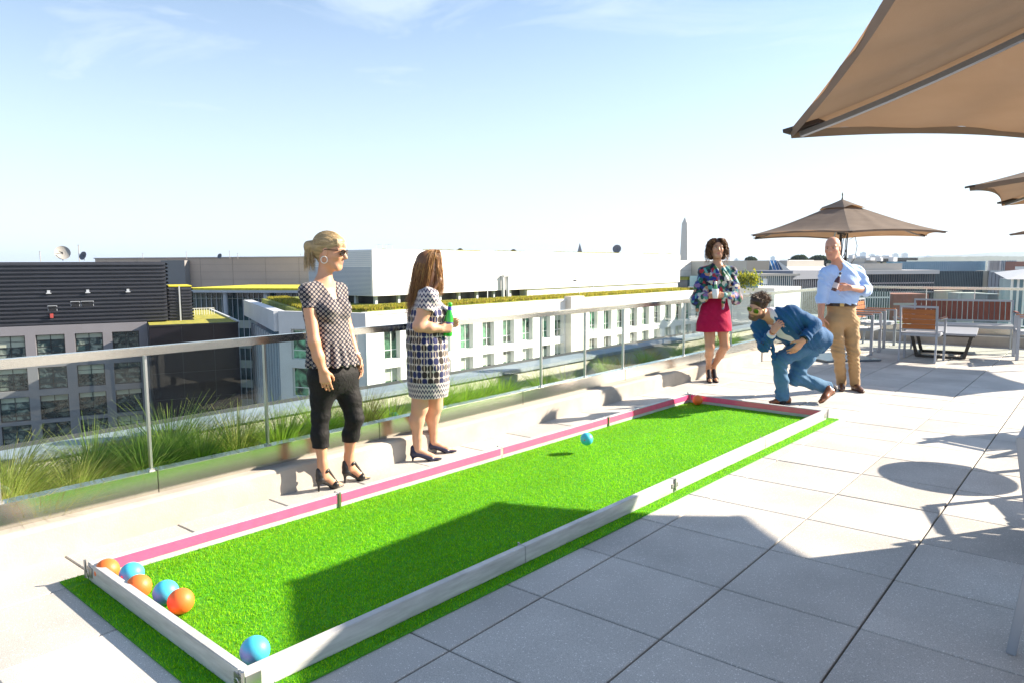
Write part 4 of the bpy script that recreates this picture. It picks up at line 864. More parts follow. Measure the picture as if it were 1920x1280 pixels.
def dress():
    p = Person(797, 860, 'woman with long light brown hair in a navy oval print dress holding a green bottle'); J, G, e = p.J, p.G, p.e
    F = unit(RTn*.93+FWn*.37); Lft = np.cross(UPn, F)
    pel, wst, chs, nk = J(803, 680), J(799, 630), J(800, 590), J(799, 545)
    sh0 = J(795, 556); Ls, Rs = sh0+Lft*.160, sh0-Lft*.160
    S_ = Sculpt(); fem_torso(S_, pel, wst, chs, nk, Ls, Rs, F, hip=.16, waist=.14, bust=.145, s=.85)
    H = Head(J(806, 501), RTn*.80+FWn*.60-UPn*.05, k=1.04); H.add(S_, nk+UPn*.01, .048)
    ne, nw = J(785, 612, -.20), J(826, 617, -.13); S_.chain([Rs, Rs*.5+ne*.5, ne, ne*.5+nw*.5, nw], [.052, .052, .044, .042, .028], .02)
    hand(S_, nw, RTn*.9+FWn*.40+UPn*.05, FWn*.9-RTn*.1, UPn, .98, curl=(.95, 1.2, .9), thumb_c=.5)
    fe, fw = J(808, 618, .18), J(838, 612, .06); S_.chain([Ls, fe, fw], [.050, .043, .027], .02); hand(S_, fw, RTn*.75-FWn*.1+UPn*.35, -FWn*.9+RTn*.3, UPn, .95, curl=(.7, 1.0, .8))
    legs = []; hh = .062
    for (hp, kn, h_, t_) in ((J(789, 705, -.06), J(787, 763, -.07), G(774, 864), G(822, 862)), (J(817, 705, .10), J(815, 760, .12), G(804, 849), G(860, 847))):
        d = unit(t_-h_); t_ = h_+d*.215; an = h_+UPn*(hh+.070)+d*.040; calf = kn*.66+an*.34-d*.018; S_.chain([hp, kn, calf, an+UPn*.05, an], [.085, .060, .055, .034, .033], .03)
        cup, ball, tip = heel_shoe(S_, h_, t_, 0, hh); S_.chain([an, cup+UPn*.012+d*.02], [.032, .028], .02); S_.chain([cup+UPn*.03+d*.03, ball+UPn*.012, tip], [.030, .026, .012], .02); legs.append((hp, kn, calf, an, h_, t_, d, cup, ball, tip))
    sculpt_obj('body', S_, .0055, m_skin('skin_fair'), e, it=1, color=skin_color(H, (.62, .34, .22)))
    for (hp, kn, calf, an, h_, t_, d, cup, ball, tip) in legs:
        q = Sculpt(); sd = np.cross(UPn, d)
        q.rc(cup, cup+UPn*.045-d*.004, .032, .025, .01); q.rc(h_+UPn*.004, cup-UPn*.01-d*.010, .006, .015, .014); q.rc(cup-UPn*.004, ball-UPn*.006, .020, .022, .02, flat=UPn, sc=.5)
        q.rc(ball+UPn*.004, tip, .033, .016, .02, flat=UPn, sc=.62)
        for s_ in (-1, 1): q.rc(cup+UPn*.012+sd*s_*.022, ball+UPn*.008+sd*s_*.024, .014, .013, .012)
        sculpt_obj('shoe', q, .004, mat('navy_leather', (.02, .022, .06), .38), e)
    D_ = Sculpt()
    for sh_, el_ in ((Rs, ne), (Ls, fe)):
        d = unit(el_-sh_+RTn*.02); D_.rc(sh_, sh_+d*.13, .060, .076, .03); D_.cut(sh_+d*.108, d, .15)
    fem_torso(D_, wst*.7+pel*.3, wst, chs, nk-UPn*.035, Ls, Rs, F, off=.014, hip=.15, waist=.145, bust=.148, s=.86, sh=.050)
    for q in (-1, 1): D_.el(chs+F*.10+Lft*q*.068+UPn*.01, (.066, .066, .064), None, .06)
    hem = J(803, 741); D_.chain([wst, pel, pel*.45+hem*.55, hem-UPn*.02], [.152, .178, .172, .170], .04, flat=F, sc=.90); D_.cut(hem, -UPn, .3)
    D_.rc(nk+UPn*.05, nk+F*.02-UPn*.01, .060, .062, .015, op='d')
    fd = folds(.004, (26, 20, 16), (6, 8, 9), 0)
    def dd(P):
        w_ = np.exp(-((P[:, 2]-wst[2]+.0)/.03)**2); a = np.arctan2(P[:, 1]-wst[1], P[:, 0]-wst[0]); slv = np.clip((P[:, 2]-chs[2]-.02)/.08, 0, 1)
        return fd(P)*(.6+slv*1.2)+.010*w_+.0035*np.sin(a*17)*np.exp(-((P[:, 2]-wst[2])/.08)**2)
    dm = cloth_mat('dress_print', (.7, .64, .56), .75); t, b = nodes_of(dm); g = NG(t); u, v = g.wrapped(float(wst[0]), float(wst[1]), .175)
    cu, cv = g.m('MULTIPLY', u, 1/.043), g.m('MULTIPLY', v, 1/.052); iu = g.m('FLOOR', cu); iv = g.m('FLOOR', cv); fu = g.m('SUBTRACT', g.m('FRACT', cu), .5); fv = g.m('SUBTRACT', g.m('FRACT', cv), .5)
    rr = g.m('ADD', g.m('POWER', g.m('ABSOLUTE', g.m('MULTIPLY', fu, 2.16)), 2.6), g.m('POWER', g.m('ABSOLUTE', g.m('MULTIPLY', fv, 2.1)), 2.6)); ov = g.m('LESS_THAN', rr, 1.0); rn = g.noise2(iu, iv)
    strp = g.m('LESS_THAN', g.m('ABSOLUTE', g.m('SUBTRACT', g.m('ABSOLUTE', fu), .0)), .10); isb = g.m('GREATER_THAN', rn, .5); light = g.m('MULTIPLY', strp, g.m('LESS_THAN', g.noise2(iv, iu), .55))
    oc = g.mix(isb, (.03, .022, .022), (.018, .024, .10)); oc = g.mix(light, oc, (.42, .34, .28)); body_c = g.mix(ov, (.60, .54, .49), oc)
    # border print at hem and shoulder: small navy zigzag
    zz = g.m('ADD', g.m('MULTIPLY', g.m('PINGPONG', g.m('MULTIPLY', u, 42), .5), 1.3), g.m('FRACT', g.m('MULTIPLY', v, 26))); zg = g.m('GREATER_THAN', g.m('FRACT', zz), .40); bord = g.mix(zg, (.014, .018, .075), (.52, .48, .46))
    low = g.m('LESS_THAN', v, float(hem[2]+.125)); high = g.m('GREATER_THAN', v, float(chs[2]+.055)); t.links.new(g.mix(g.m('MAXIMUM', low, high), body_c, bord), b.inputs['Base Color'])
    sculpt_obj('dress', D_, .0055, dm, e, disp=dd)
    hc = [(.34, .15, .045), (.50, .25, .08), (.26, .11, .035), (.62, .36, .13), (.16, .07, .028)]
    hb = Sculpt(); M = np.stack([H.r, H.f, H.u]); hb.el(H.p(0, -.020, .040), np.array([.073, .093, .080])*H.k, M, .02)
    hb.chain([H.p(0, -.05, .0), J(790, 535, -.02), J(778, 562, -.02), J(768, 585, -.02)], [.070, .060, .040, .015], .03, flat=F, sc=.7); hb.chain([H.p(.055, .02, .0), H.p(.068, .035, -.10), J(812, 545, -.09)], [.032, .028, .014], .02)
    hb.el(H.p(0, .12, -.03), np.array([.062, .075, .09])*H.k, M, .015, 'd')
    hr = sculpt_obj('hair', hb, .005, m_hair, e, it=2, color=lambda V: np.tile(np.array([.17, .075, .03]), (len(V), 1)))
    r = np.random.default_rng(8); n = 2800; K = 16; P = np.zeros((n, K, 3))
    for i in range(n):
        th = r.uniform(-1, 1); th = math.copysign(abs(th)**.8, th); front = abs(th) > .62
        x1 = math.sin(th*2.6); y1 = -math.cos(th*2.6)                       # around the head, 0 = nape
        if front: endp = H.p(.075*np.sign(x1)+r.normal(0, .012), .045+r.normal(0, .02), -.155-r.uniform(0, .06))
        else: f_ = r.random(); endp = J(796-34*f_+r.normal(0, 3), 560+r.uniform(0, 48)*(.4+f_*.6), r.uniform(-.10, .06))
        a_ = H.p(r.normal(0, .012), .02+.035*r.random(), .130); b_ = H.p(x1*.118, y1*.128-.02, .075); c_ = H.p(x1*.090, y1*.098-.035 if not front else y1*.085, -.075); ph = r.uniform(0, 6)
        for k in range(K):
            t_ = k/(K-1); q = (1-t_)**3*a_+3*t_*(1-t_)**2*(b_+(H.u*.045))+3*t_*t_*(1-t_)*c_+t_**3*endp; wv = .007*t_*math.sin(ph+t_*11); P[i, k] = q+H.r*wv+H.f*wv*math.cos(ph)
    strands('hair_locks', P, .0014, hc, hr, 9)
    b0 = J(839, 630, -.075); b1 = J(844, 569, -.075)
    bottle('beer_bottle', b0+p.O, b1-b0, float(np.linalg.norm(b1-b0)), mat('green_bottle', (.02, .42, .03), .08, spec=.8, coat=.6), mat('label_blue', (.08, .08, .30), .5), mat('cap_green', (.05, .55, .04), .35), 'bright green glass bottle held by the woman in the printed dress', mat('neck_band', (.05, .05, .42), .5))
dress()
# ---------------------------------------------------------------- woman with curly hair, red skirt
def curly():
    p = Person(1340, 722, 'curly haired woman in colourful blouse and magenta red skirt at the railing'); J, G, e = p.J, p.G, p.e
    F = unit(-FWn+RTn*.12); Lft = np.cross(UPn, F)       # her left is screen right
    pel, wst, chs, nk = J(1340, 588), J(1342, 553), J(1344, 525), J(1345, 499)
    Ls, Rs = J(1370, 511), J(1320, 511); S_ = Sculpt(); fem_torso(S_, pel, wst, chs, nk, Ls, Rs, F, hip=.165, waist=.125, bust=.14, s=.74)
    H = Head(J(1345, 468), -FWn*.96-RTn*.10+UPn*.10, k=1.04); H.add(S_, nk, .050)
    arms = []
    for sh_, el_, wr_, sg in ((Rs, J(1308, 562, -.02), J(1326, 556, -.20), -1), (Ls, J(1379, 560, -.02), J(1357, 554, -.20), 1)):
        S_.chain([sh_, el_, wr_], [.045, .040, .027], .02); arms.append((sh_, el_, wr_)); hand(S_, wr_, -RTn*sg*.9-FWn*.2+UPn*(.10 if sg < 0 else .0), -FWn*.0+FWn*.5-UPn*.1-RTn*sg*.1, UPn-FWn*.2, .98, curl=(.6, .8, .6))
    legs = []; hh = .085
    for (hp, kn, h_, t_) in ((J(1330, 603, 0), J(1331, 650, -.04), G(1327, 713), G(1341, 727)), (J(1353, 603, .02), J(1359, 648, .02), G(1336, 712), G(1350, 721))):
        d = unit(t_-h_); t_ = h_+d*.22; an = h_+UPn*(hh+.075)+d*.045; calf = kn*.64+an*.36+FWn*.012; S_.chain([hp, kn, calf, an+UPn*.04, an], [.082, .056, .050, .031, .030], .03)
        cup, ball, tip = heel_shoe(S_, h_, t_, 0, hh); S_.chain([an, cup+UPn*.012+d*.02], [.032, .028], .02); S_.chain([cup+UPn*.03+d*.03, ball+UPn*.018, tip+UPn*.01], [.030, .027, .018], .02); legs.append((hp, kn, an, h_, t_, d, cup, ball, tip))
    sculpt_obj('body', S_, .006, m_skin('skin_warm'), e, it=1, color=skin_color(H, (.52, .27, .16), brow=(.10, .05, .03)))
    for (hp, kn, an, h_, t_, d, cup, ball, tip) in legs:
        sd = np.cross(UPn, d); q = Sculpt(); q.rc(cup+UPn*.0, ball, .024, .024, .01, flat=UPn, sc=.5); q.rc(ball, tip, .034, .028, .02, flat=UPn, sc=.5)
        q.rc(ball+UPn*.028-sd*.02, ball+UPn*.028+sd*.02, .022, .022, .015); q.rc(ball+UPn*.03, an-UPn*.015+d*.02, .024, .026, .02); q.rc(an-UPn*.0-d*.028, an-UPn*.03+d*.02, .012, .014, .01); q.rc(cup+UPn*.012, an+UPn*.01-d*.025, .02, .010, .01)
        s_ = sculpt_obj('shoe', q, .005, mat('black_suede', (.02, .02, .03), .8), e); q = Sculpt(); q.rc(h_+UPn*.014, cup-UPn*.012-d*.004, .019, .023, .01); sculpt_obj('heel', q, .005, mat('heel_wood', (.30, .12, .05), .5), s_)
    K_ = Sculpt(); hem = J(1338, 621); K_.chain([wst+UPn*.0, pel, pel*.4+hem*.6, hem-UPn*.02], [.140, .182, .208, .222], .04, flat=F, sc=.72); K_.cut(hem, -UPn, .35); K_.cut(wst-UPn*.01, UPn, .25)
    sculpt_obj('skirt', K_, .006, cloth_mat('magenta_denim', (.36, .002, .045), .8, col2=(.43, .003, .06), sheen=.03), e, disp=folds(.003, (14, 12, 18), (5, 6, 8)))
    # seams: yoke and pocket lines
    B = Sculpt(); fem_torso(B, wst*.9+pel*.1, wst, chs, nk-UPn*.03, Ls, Rs, F, off=.020, hip=.15, waist=.145, bust=.15, sh=.050)
    for q in (-1, 1): B.el(chs+F*.075+RTn*q*.07, (.066, .066, .066), None, .05)
    for sh_, el_, wr_ in arms: B.chain([sh_, sh_*.5+el_*.5, el_, el_*.35+wr_*.65], [.058, .074, .078, .060], .03); d = unit(wr_-el_); B.rc(el_*.3+wr_*.7, wr_-d*.01, .040, .034, .012)
    B.cut(wst-UPn*.035, -UPn, .22)
    for sx, zz in ((-1, 0), (1, 1)):
        a_ = arms[0][1] if sx < 0 else arms[1][2]; 
    B.chain([J(1309, 560, -.04), J(1308, 582, -.06)], [.034, .018], .01); B.chain([J(1357, 558, -.17), J(1355, 580, -.18)], [.026, .016], .01)
    B.rc(nk+UPn*.04, nk+F*.05, .052, .050, .012, op='d'); B.rc(nk+F*.07-UPn*.005, nk+F*.12-UPn*.15, .048, .008, .012, op='d')
    for q in (-1, 1): B.rc(nk+RTn*q*.052+UPn*.022+F*.01, nk+RTn*q*.040-UPn*.05+F*.085, .014, .020, .008)
    fm = cloth_mat('floral_print', (.1, .1, .2), .6); t, b = nodes_of(fm); c = t.nodes.new('ShaderNodeTexCoord'); nz_ = t.nodes.new('ShaderNodeTexNoise'); nz_.inputs['Scale'].default_value = 14; ad = t.nodes.new('ShaderNodeVectorMath'); ad.operation = 'SCALE'; ad.inputs['Scale'].default_value = .09
    a2 = t.nodes.new('ShaderNodeVectorMath'); a2.operation = 'ADD'; vo = t.nodes.new('ShaderNodeTexVoronoi'); vo.inputs['Scale'].default_value = 22; wn = t.nodes.new('ShaderNodeTexWhiteNoise'); cr_ = t.nodes.new('ShaderNodeValToRGB'); cr_.color_ramp.interpolation = 'CONSTANT'
    cs = [(0, (.008, .010, .03)), (.20, (.01, .03, .20)), (.34, (.01, .10, .07)), (.48, (.10, .30, .30)), (.58, (.52, .50, .46)), (.68, (.22, .12, .28)), (.76, (.32, .02, .03)), (.83, (.45, .22, .13)), (.90, (.03, .12, .04))]
    while len(cr_.color_ramp.elements) < len(cs): cr_.color_ramp.elements.new(.5)
    for el_, (ps, cc) in zip(cr_.color_ramp.elements, cs): el_.position = ps; el_.color = (*cc, 1)
    t.links.new(c.outputs['Object'], nz_.inputs['Vector']); t.links.new(nz_.outputs['Color'], ad.inputs[0]); t.links.new(c.outputs['Object'], a2.inputs[0]); t.links.new(ad.outputs[0], a2.inputs[1]); t.links.new(a2.outputs[0], vo.inputs['Vector']); t.links.new(vo.outputs['Color'], wn.inputs['Vector']); t.links.new(wn.outputs[0], cr_.inputs[0]); t.links.new(cr_.outputs[0], b.inputs['Base Color'])
    sculpt_obj('blouse', B, .006, fm, e, disp=folds(.006, (30, 24, 14), (9, 7, 16), 1))
    hc = [(.09, .036, .02), (.15, .062, .026), (.06, .025, .015), (.26, .12, .045), (.42, .20, .07)]
    hb = Sculpt(); M = np.stack([H.r, H.f, H.u]); hb.el(H.p(0, -.022, .046), np.array([.088, .100, .088])*H.k, M, .02); hb.rc(H.p(-.06, -.04, .0), H.p(-.07, -.03, -.09), .045, .035, .03); hb.rc(H.p(.06, -.04, .0), H.p(.07, -.03, -.09), .045, .035, .03); hb.el(H.p(0, .12, .0), np.array([.066, .09, .088])*H.k, M, .012, 'd')
    hr = sculpt_obj('hair', hb, .006, m_hair, e, it=2, color=lambda V: np.tile(np.array([.07, .03, .018]), (len(V), 1)))
    r = np.random.default_rng(4); n = 430; K = 34; P = np.zeros((n, K, 3))
    for i in range(n):
        th = r.uniform(-2.75, 2.75) if r.random() < .8 else r.choice([-1, 1])*r.uniform(1.3, 2.35); x1, y1 = math.sin(th), -math.cos(th); st = r.random()
        a_ = H.p(x1*.03+.01, y1*.03, .128); b_ = H.p(x1*.125, y1*.105-.01, .085); L_ = r.uniform(.10, .20); en = H.p(x1*r.uniform(.095, .145), y1*r.uniform(.07, .10)-.012, -.01-L_*r.uniform(.3, 1.1)); rad = r.uniform(.009, .020); om = r.uniform(20, 34); ph = r.uniform(0, 6)
        if y1 > .6 and abs(x1) < .75: en = H.p(x1*.11, y1*.085, .05+.02*r.random())
        for k in range(K):
            t_ = k/(K-1); q = (1-t_)**2*a_+2*t_*(1-t_)*(b_+H.u*.05)+t_*t_*en; P[i, k] = q+(H.r*math.cos(ph+om*t_)+H.f*math.sin(ph+om*t_))*rad*min(1, t_*2.5)
    strands('curls', P, .0030, hc, hr, 5); face_bits(H, e)
    # plastic cup with a bottle neck rising from it, in both hands
    c0 = J(1341, 560, -.27); cup = empty('drink_cup', c0+p.O, label='white cup with a green bottle neck held by the curly haired woman', cat='cup')
    MB().lathe([(0, 0), (.030, 0), (.036, .05), (.041, .115), (.039, .115), (.030, .01), (0, .008)], n=22).build('cup', mat('cup_white', (.75, .76, .77), .35), cup, smooth=True)
    q = MB(); q.lathe([(.026, .09), (.026, .12), (.014, .16), (.012, .195), (0, .197)], n=18); q.build('bottle_neck', mat('green_bottle2', (.05, .25, .08), .1, coat=.3), cup, smooth=True); MB().lathe([(.0145, .17), (.013, .205), (0, .21)], n=14).build('neck_foil', mat('foil', (.65, .75, .6), .3), cup, smooth=True)
curly()
# ---------------------------------------------------------------- men
def male_torso(S_, pel, wst, chs, nk, L_, R_, fwd, off=0, hip=.155, waist=.15, chest=.17, s=.70, sh=.058):
    S_.chain([pel, wst], [hip+off, waist+off], .05, flat=fwd, sc=s+.06); S_.chain([wst, chs], [waist+off, chest+off], .05, flat=fwd, sc=s); S_.rc(chs, chs*.35+nk*.65, chest*.92+off, .10+off, .06, flat=fwd, sc=.75); S_.rc(L_, R_, sh+off, sh+off, .06); S_.rc(L_, nk, sh*.8+off, .055+off, .05); S_.rc(R_, nk, sh*.8+off, .055+off, .05)
def dress_shoe(h_, t_, e, m_, up_=UPn, ank=None):
    d = unit(t_-h_); q = Sculpt(); n_ = unit(up_-d*(up_@d)); sd = np.cross(n_, d); L_ = np.linalg.norm(t_-h_)
    q.rc(h_+d*.035+n_*.035, h_+d*L_*.62+n_*.034, .036, .038, .02, flat=n_, sc=.85); q.rc(h_+d*L_*.6+n_*.032, t_-d*.03+n_*.026, .040, .030, .02, flat=n_, sc=.65); q.rc(h_+d*.04+n_*.045, h_+d*.055+n_*.085, .036, .034, .02); q.rc(h_+d*.08+n_*.06, h_+d*L_*.55+n_*.045, .034, .028, .02)
    o = sculpt_obj('shoe', q, .005, m_, e); q = Sculpt(); q.rc(h_+d*.03+n_*.010, h_+d*.06+n_*.010, .034, .032, .01, flat=n_, sc=.4); q.rc(h_+d*.08+n_*.012, t_-d*.04+n_*.008, .030, .036, .01, flat=n_, sc=.25); sculpt_obj('sole', q, .005, mat('sole_dark', (.06, .035, .025), .7), o); return d, n_
m_brn = mat('brown_leather', (.20, .065, .022), .35, var=.25, vscale=12, coat=.2); m_brn2 = mat('dark_brown_leather', (.09, .035, .022), .38, var=.25, vscale=12, coat=.2)
def shirt_man():
    p = Person(1592, 733, 'bald man in light blue shirt and khaki trousers standing with a dark bottle'); J, G, e = p.J, p.G, p.e
    F = unit(-FWn*.93-RTn*.34); Lft = np.cross(UPn, F)
    pel, wst, chs, nk = J(1578, 592), J(1577, 562), J(1577, 527), J(1574, 499)
    Rs, Ls = J(1549, 515, -.03), J(1606, 511, .05); S_ = Sculpt(); male_torso(S_, pel, wst, chs, nk, Ls, Rs, F)
    H = Head(J(1561, 466, -.04), -FWn*.78-RTn*.62-UPn*.14, (-.06*RTn+UPn), k=1.10); H.add(S_, nk, .060, jaw=1.08)
    re, rw = J(1541, 558, -.03), J(1539, 594, -.08); S_.chain([Rs, re, rw], [.055, .045, .031], .02); hand(S_, rw, J(1541, 612, -.10)-rw, RTn*.9+FWn*.3, -FWn-RTn*.2, 1.08, curl=(.4, .5, .4), r=.0092)
    le, lw = J(1625, 545, -.04), J(1594, 540, -.27); S_.chain([Ls, le, lw], [.055, .046, .031], .02); hand(S_, lw, -RTn*.95-FWn*.15-UPn*.0, FWn*.75-UPn*.15-RTn*.1, UPn, 1.08, curl=(.75, .9, .7), r=.0092)
    h1, t1 = G(1577, 727), G(1578, 737); h2, t2 = G(1599, 729), G(1624, 739)
    t1 = h1+unit(t1-h1)*.29; t2 = h2+unit(t2-h2)*.29; legs = []
    for hp, kn, h_, t_ in ((J(1563, 605, -.02), J(1572, 660, -.05), h1, t1), (J(1593, 605, .03), J(1600, 660, -.02), h2, t2)):
        d, n_ = dress_shoe(h_, t_, e, m_brn2); an = h_+d*.055+UPn*.09; S_.chain([hp, kn, an], [.09, .06, .042], .03); S_.rc(an, h_+d*.12+UPn*.035, .036, .028, .02); legs.append((hp, kn, an))
    sculpt_obj('body', S_, .0065, m_skin('skin_rosy'), e, it=1, color=skin_color(H, (.58, .28, .18), lips=(.5, .2, .16), brow=(.28, .15, .09), scalp=(.20, .12, .08)))
    T = Sculpt(); T.rc(wst-UPn*.005, pel, .155, .160, .05, flat=F, sc=.80); T.rc(pel-F*.05, pel-F*.05-UPn*.04, .11, .10, .05)
    for hp, kn, an in legs: T.chain([pel*.5+hp*.5, hp, hp*.5+kn*.5, kn, kn*.4+an*.6, an-UPn*.01], [.115, .105, .086, .068, .060, .058], .03)
    T.cut(J(1577, 570), UPn, .25); fd = folds(.009, (10, 12, 52), (8, 10, 14), 1)
    def td_(P): return fd(P)*(.35+.65*np.clip(np.cos((P[:, 2]-legs[0][1][2])*7), 0, 1))
    sculpt_obj('trousers', T, .0065, cloth_mat('khaki_twill', (.40, .25, .12), .85), e, disp=td_)
    B = Sculpt()
    for sh_, el_, wr_ in ((Rs, re, rw), (Ls, le, lw)): B.chain([sh_, sh_*.5+el_*.5, el_, el_*.72+wr_*.28], [.070, .068, .064, .058], .025); d = unit(wr_-el_); B.rc(el_*.84+wr_*.16, el_*.70+wr_*.30, .062, .060, .008); B.cut(el_*.68+wr_*.32, d, .10)
    male_torso(B, wst+UPn*.0, wst+UPn*.03, chs, nk-UPn*.02, Ls, Rs, F, off=.014, hip=.162, waist=.166, chest=.172, s=.76)
    B.cut(J(1577, 571), -UPn, .19); B.rc(nk+UPn*.05, nk+F*.03, .056, .050, .01, op='d'); B.rc(nk+F*.06, nk+F*.10-UPn*.06, .034, .008, .01, op='d')
    for q in (-1, 1): B.rc(nk+Lft*q*.062+UPn*.03-F*.01, nk+Lft*q*.045+F*.085-UPn*.03, .014, .017, .008)
    B.rc(nk-F*.05+UPn*.02+Lft*.05, nk-F*.05+UPn*.02-Lft*.05, .018, .018, .01)
    fb = folds(.007, (20, 14, 34), (8, 6, 12), .5); o = sculpt_obj('shirt', B, .006, cloth_mat('blue_poplin', (.40, .56, .86), .7), e, disp=lambda P: fb(P)*1.0)
    q = MB(); btn = []
    for k in range(6):
        z = k*.075; c = nk+F*(.118+.03*math.sin(k*.5))-UPn*(.06+z*.9); q.tube([c, c+F*.004], .006, 8)
    q.build('buttons', mat('button', (.7, .72, .75), .4), o)
    bl = J(1577, 571); q = MB(); ring = [bl+Lft*math.cos(a)*.174+F*math.sin(a)*.142 for a in np.linspace(0, 2*math.pi, 33)]
    for i in range(32): q.bar(ring[i], ring[i+1], .034, .006, up=Vector(((ring[i]+ring[i+1])/2-bl)))
    vs = []; q = MB()
    for i, c in enumerate(ring[:-1]): n_ = unit(c-bl); vs += [c+UPn*.018, c-UPn*.018, c+n_*.006-UPn*.018, c+n_*.006+UPn*.018]
    q.add(vs, [(4*i+j, (4*((i+1) % 32))+j, (4*((i+1) % 32))+(j+1) % 4, 4*i+(j+1) % 4) for i in range(32) for j in range(4)]); q.build('belt', mat('belt_brown', (.035, .016, .01), .4), e); fb_ = bl+F*.150; MB().box(fb_, (.045, .012, .036), math.atan2(Lft[1], Lft[0])).build('buckle', mat('brass', (.6, .42, .18), .3, 1), e)
    face_bits(H, e, iris=(.04, .05, .06))
    b0, b1 = J(1563, 546, -.335), J(1576, 512, -.335)
    bottle('beer_bottle', b0+p.O, b1-b0, float(np.linalg.norm(b1-b0)), mat('brown_bottle', (.06, .008, .012), .1, coat=.5), mat('label_cream', (.6, .5, .5), .5), mat('cap_dark', (.03, .03, .035), .4), 'dark brown bottle with pale label held by the man in the blue shirt', mat('neck_white', (.6, .66, .7), .5))
shirt_man()
def suit_man():
    p = Person(1470, 757, 'bearded man in a blue suit and sunglasses crouching as he bowls'); J, G, e = p.J, p.G, p.e
    pel, wst, chs, nk = J(1520, 640, .10), J(1497, 625, -.02), J(1468, 608, -.12), J(1446, 593, -.18)
    F = unit(-RTn*.35-FWn*.55-UPn*.75)                      # chest faces down and to the camera
    Ls, Rs = J(1484, 588, -.24), J(1424, 612, -.06); S_ = Sculpt(); male_torso(S_, pel, wst, chs, nk, Ls, Rs, F)
    H = Head(J(1420, 578, -.24), -RTn*.70-FWn*.68-UPn*.26, (UPn*.93+RTn*.36), k=1.06); H.add(S_, nk, .058, jaw=1.05)
    re, rw = J(1433, 648, -.18), J(1449, 623, -.34); S_.chain([Rs, re, rw], [.055, .046, .031], .02); hand(S_, rw, UPn*.75+RTn*.55, RTn*.55+FWn*.55-UPn*.1, -FWn*.3-RTn*.7+UPn*.3, 1.08, curl=(.45, .7, .5), r=.0092, spread=.16)
    le, lw = J(1530, 607, -.22), J(1506, 638, -.34); S_.chain([Ls, le, lw], [.055, .046, .031], .02); hand(S_, lw, -RTn*.62-UPn*.75, FWn*.9-RTn*.3+UPn*.1, -RTn*.8+UPn*.6, 1.1, curl=(.22, .30, .25), r=.0094, spread=.10)
    fk, fa = J(1462, 674, -.14), J(1467, 744, -.0); bk, ba = J(1490, 708, .03), J(1556, 726, .14)
    S_.chain([pel-UPn*.03, fk, fa], [.10, .065, .042], .03); S_.chain([pel-UPn*.03, bk, ba], [.10, .065, .042], .03)
    h1, t1 = G(1482, 755), G(1450, 757); t1 = h1+unit(t1-h1)*.27
    t2 = G(1538, 757, .01); h2 = J(1566, 735, p.G(1540, 757)@FWn+.10); dir2 = unit(h2-t2); h2 = t2+dir2*.275
    sculpt_obj('body', S_, .0065, m_skin('skin_olive'), e, it=1, color=skin_color(H, (.56, .29, .18), lips=(.42, .18, .14), beard=(.07, .035, .022), brow=(.06, .03, .02)))
    dress_shoe(h1, t1, e, m_brn); dress_shoe(h2, t2, e, m_brn, up_=unit(UPn*.75+RTn*-.45))
    sm = cloth_mat('blue_wool', (.010, .075, .19), .8, col2=(.014, .09, .23), sheen=.08); sp = cloth_mat('blue_wool_trousers', (.040, .125, .235), .8, col2=(.05, .145, .27), sheen=.08)
    T = Sculpt(); T.rc(pel+(wst-pel)*.25, pel, .155, .168, .05, flat=F, sc=.85)
    T.chain([pel-UPn*.02, pel*.5+fk*.5, fk, fk*.5+fa*.5, fa+UPn*.02], [.142, .100, .076, .070, .072], .03); T.cut(fa-UPn*.03, -UPn, .13)
    db_ = unit(ba-bk); T.chain([pel-UPn*.02, pel*.5+bk*.5, bk, bk*.5+ba*.5, ba-db_*.02], [.142, .100, .076, .071, .074], .03); T.cut(ba-db_*.005, db_, .13)
    sculpt_obj('trousers', T, .0065, sp, e, disp=folds(.010, (16, 10, 34), (9, 8, 12), 1))
    for c, d in ((fa, -UPn), (ba, db_)): q = Sculpt(); q.rc(c-d*.04, c+d*.045, .046, .042, .01); sculpt_obj('sock', q, .006, mat('sock_black', (.012, .012, .02), .9), e)
    B = Sculpt(); ax = unit(pel-nk); tail = pel+UPn*.005+RTn*.10+FWn*.03
    for sh_, el_, wr_ in ((Rs, re, rw), (Ls, le, lw)): B.chain([sh_, sh_*.5+el_*.5, el_, el_*.35+wr_*.65, el_*.12+wr_*.88], [.074, .067, .060, .053, .048], .03); d = unit(wr_-el_); B.cut(el_*(.22 if sh_ is Rs else .10)+wr_*(.78 if sh_ is Rs else .90), d, .09)
    male_torso(B, wst*.4+pel*.6, wst, chs, nk-ax*-.02, Ls, Rs, F, off=.018, hip=.158, waist=.158, chest=.168, s=.80, sh=.060); B.rc(wst, tail, .17, .165, .05, flat=F, sc=.80); B.chain([tail, J(1546, 652, .10)], [.150, .06], .04, flat=RTn, sc=.5)
    # open front: wedge removed along the chest, lapels kept
    fr0, fr1 = nk+F*.05, wst+F*.22
    B.rc(nk+F*.055-ax*.02, chs+F*.165+ax*.03, .050, .050, .015, op='d'); B.rc(chs+F*.17, wst+F*.21+ax*.03, .050, .075, .02, op='d')
    B.rc(nk+UPn*.04-ax*.05, nk-ax*.02, .060, .058, .01, op='d')
    fl = wst+F*.16; B.chain([J(1447, 640, -.20), J(1452, 668, -.17), J(1462, 676, -.15)], [.020, .022, .012], .02); B.chain([J(1520, 625, -.02), J(1545, 634, .06)], [.15, .09], .05, flat=F, sc=.8)
    cutn = unit(RTn*.80-UPn*.35); B.cut(J(1553, 646, .05), cutn, .35)
    fj = folds(.010, (26, 16, 22), (10, 7, 14), .3)
    j_ = sculpt_obj('jacket', B, .006, sm, e, disp=fj)
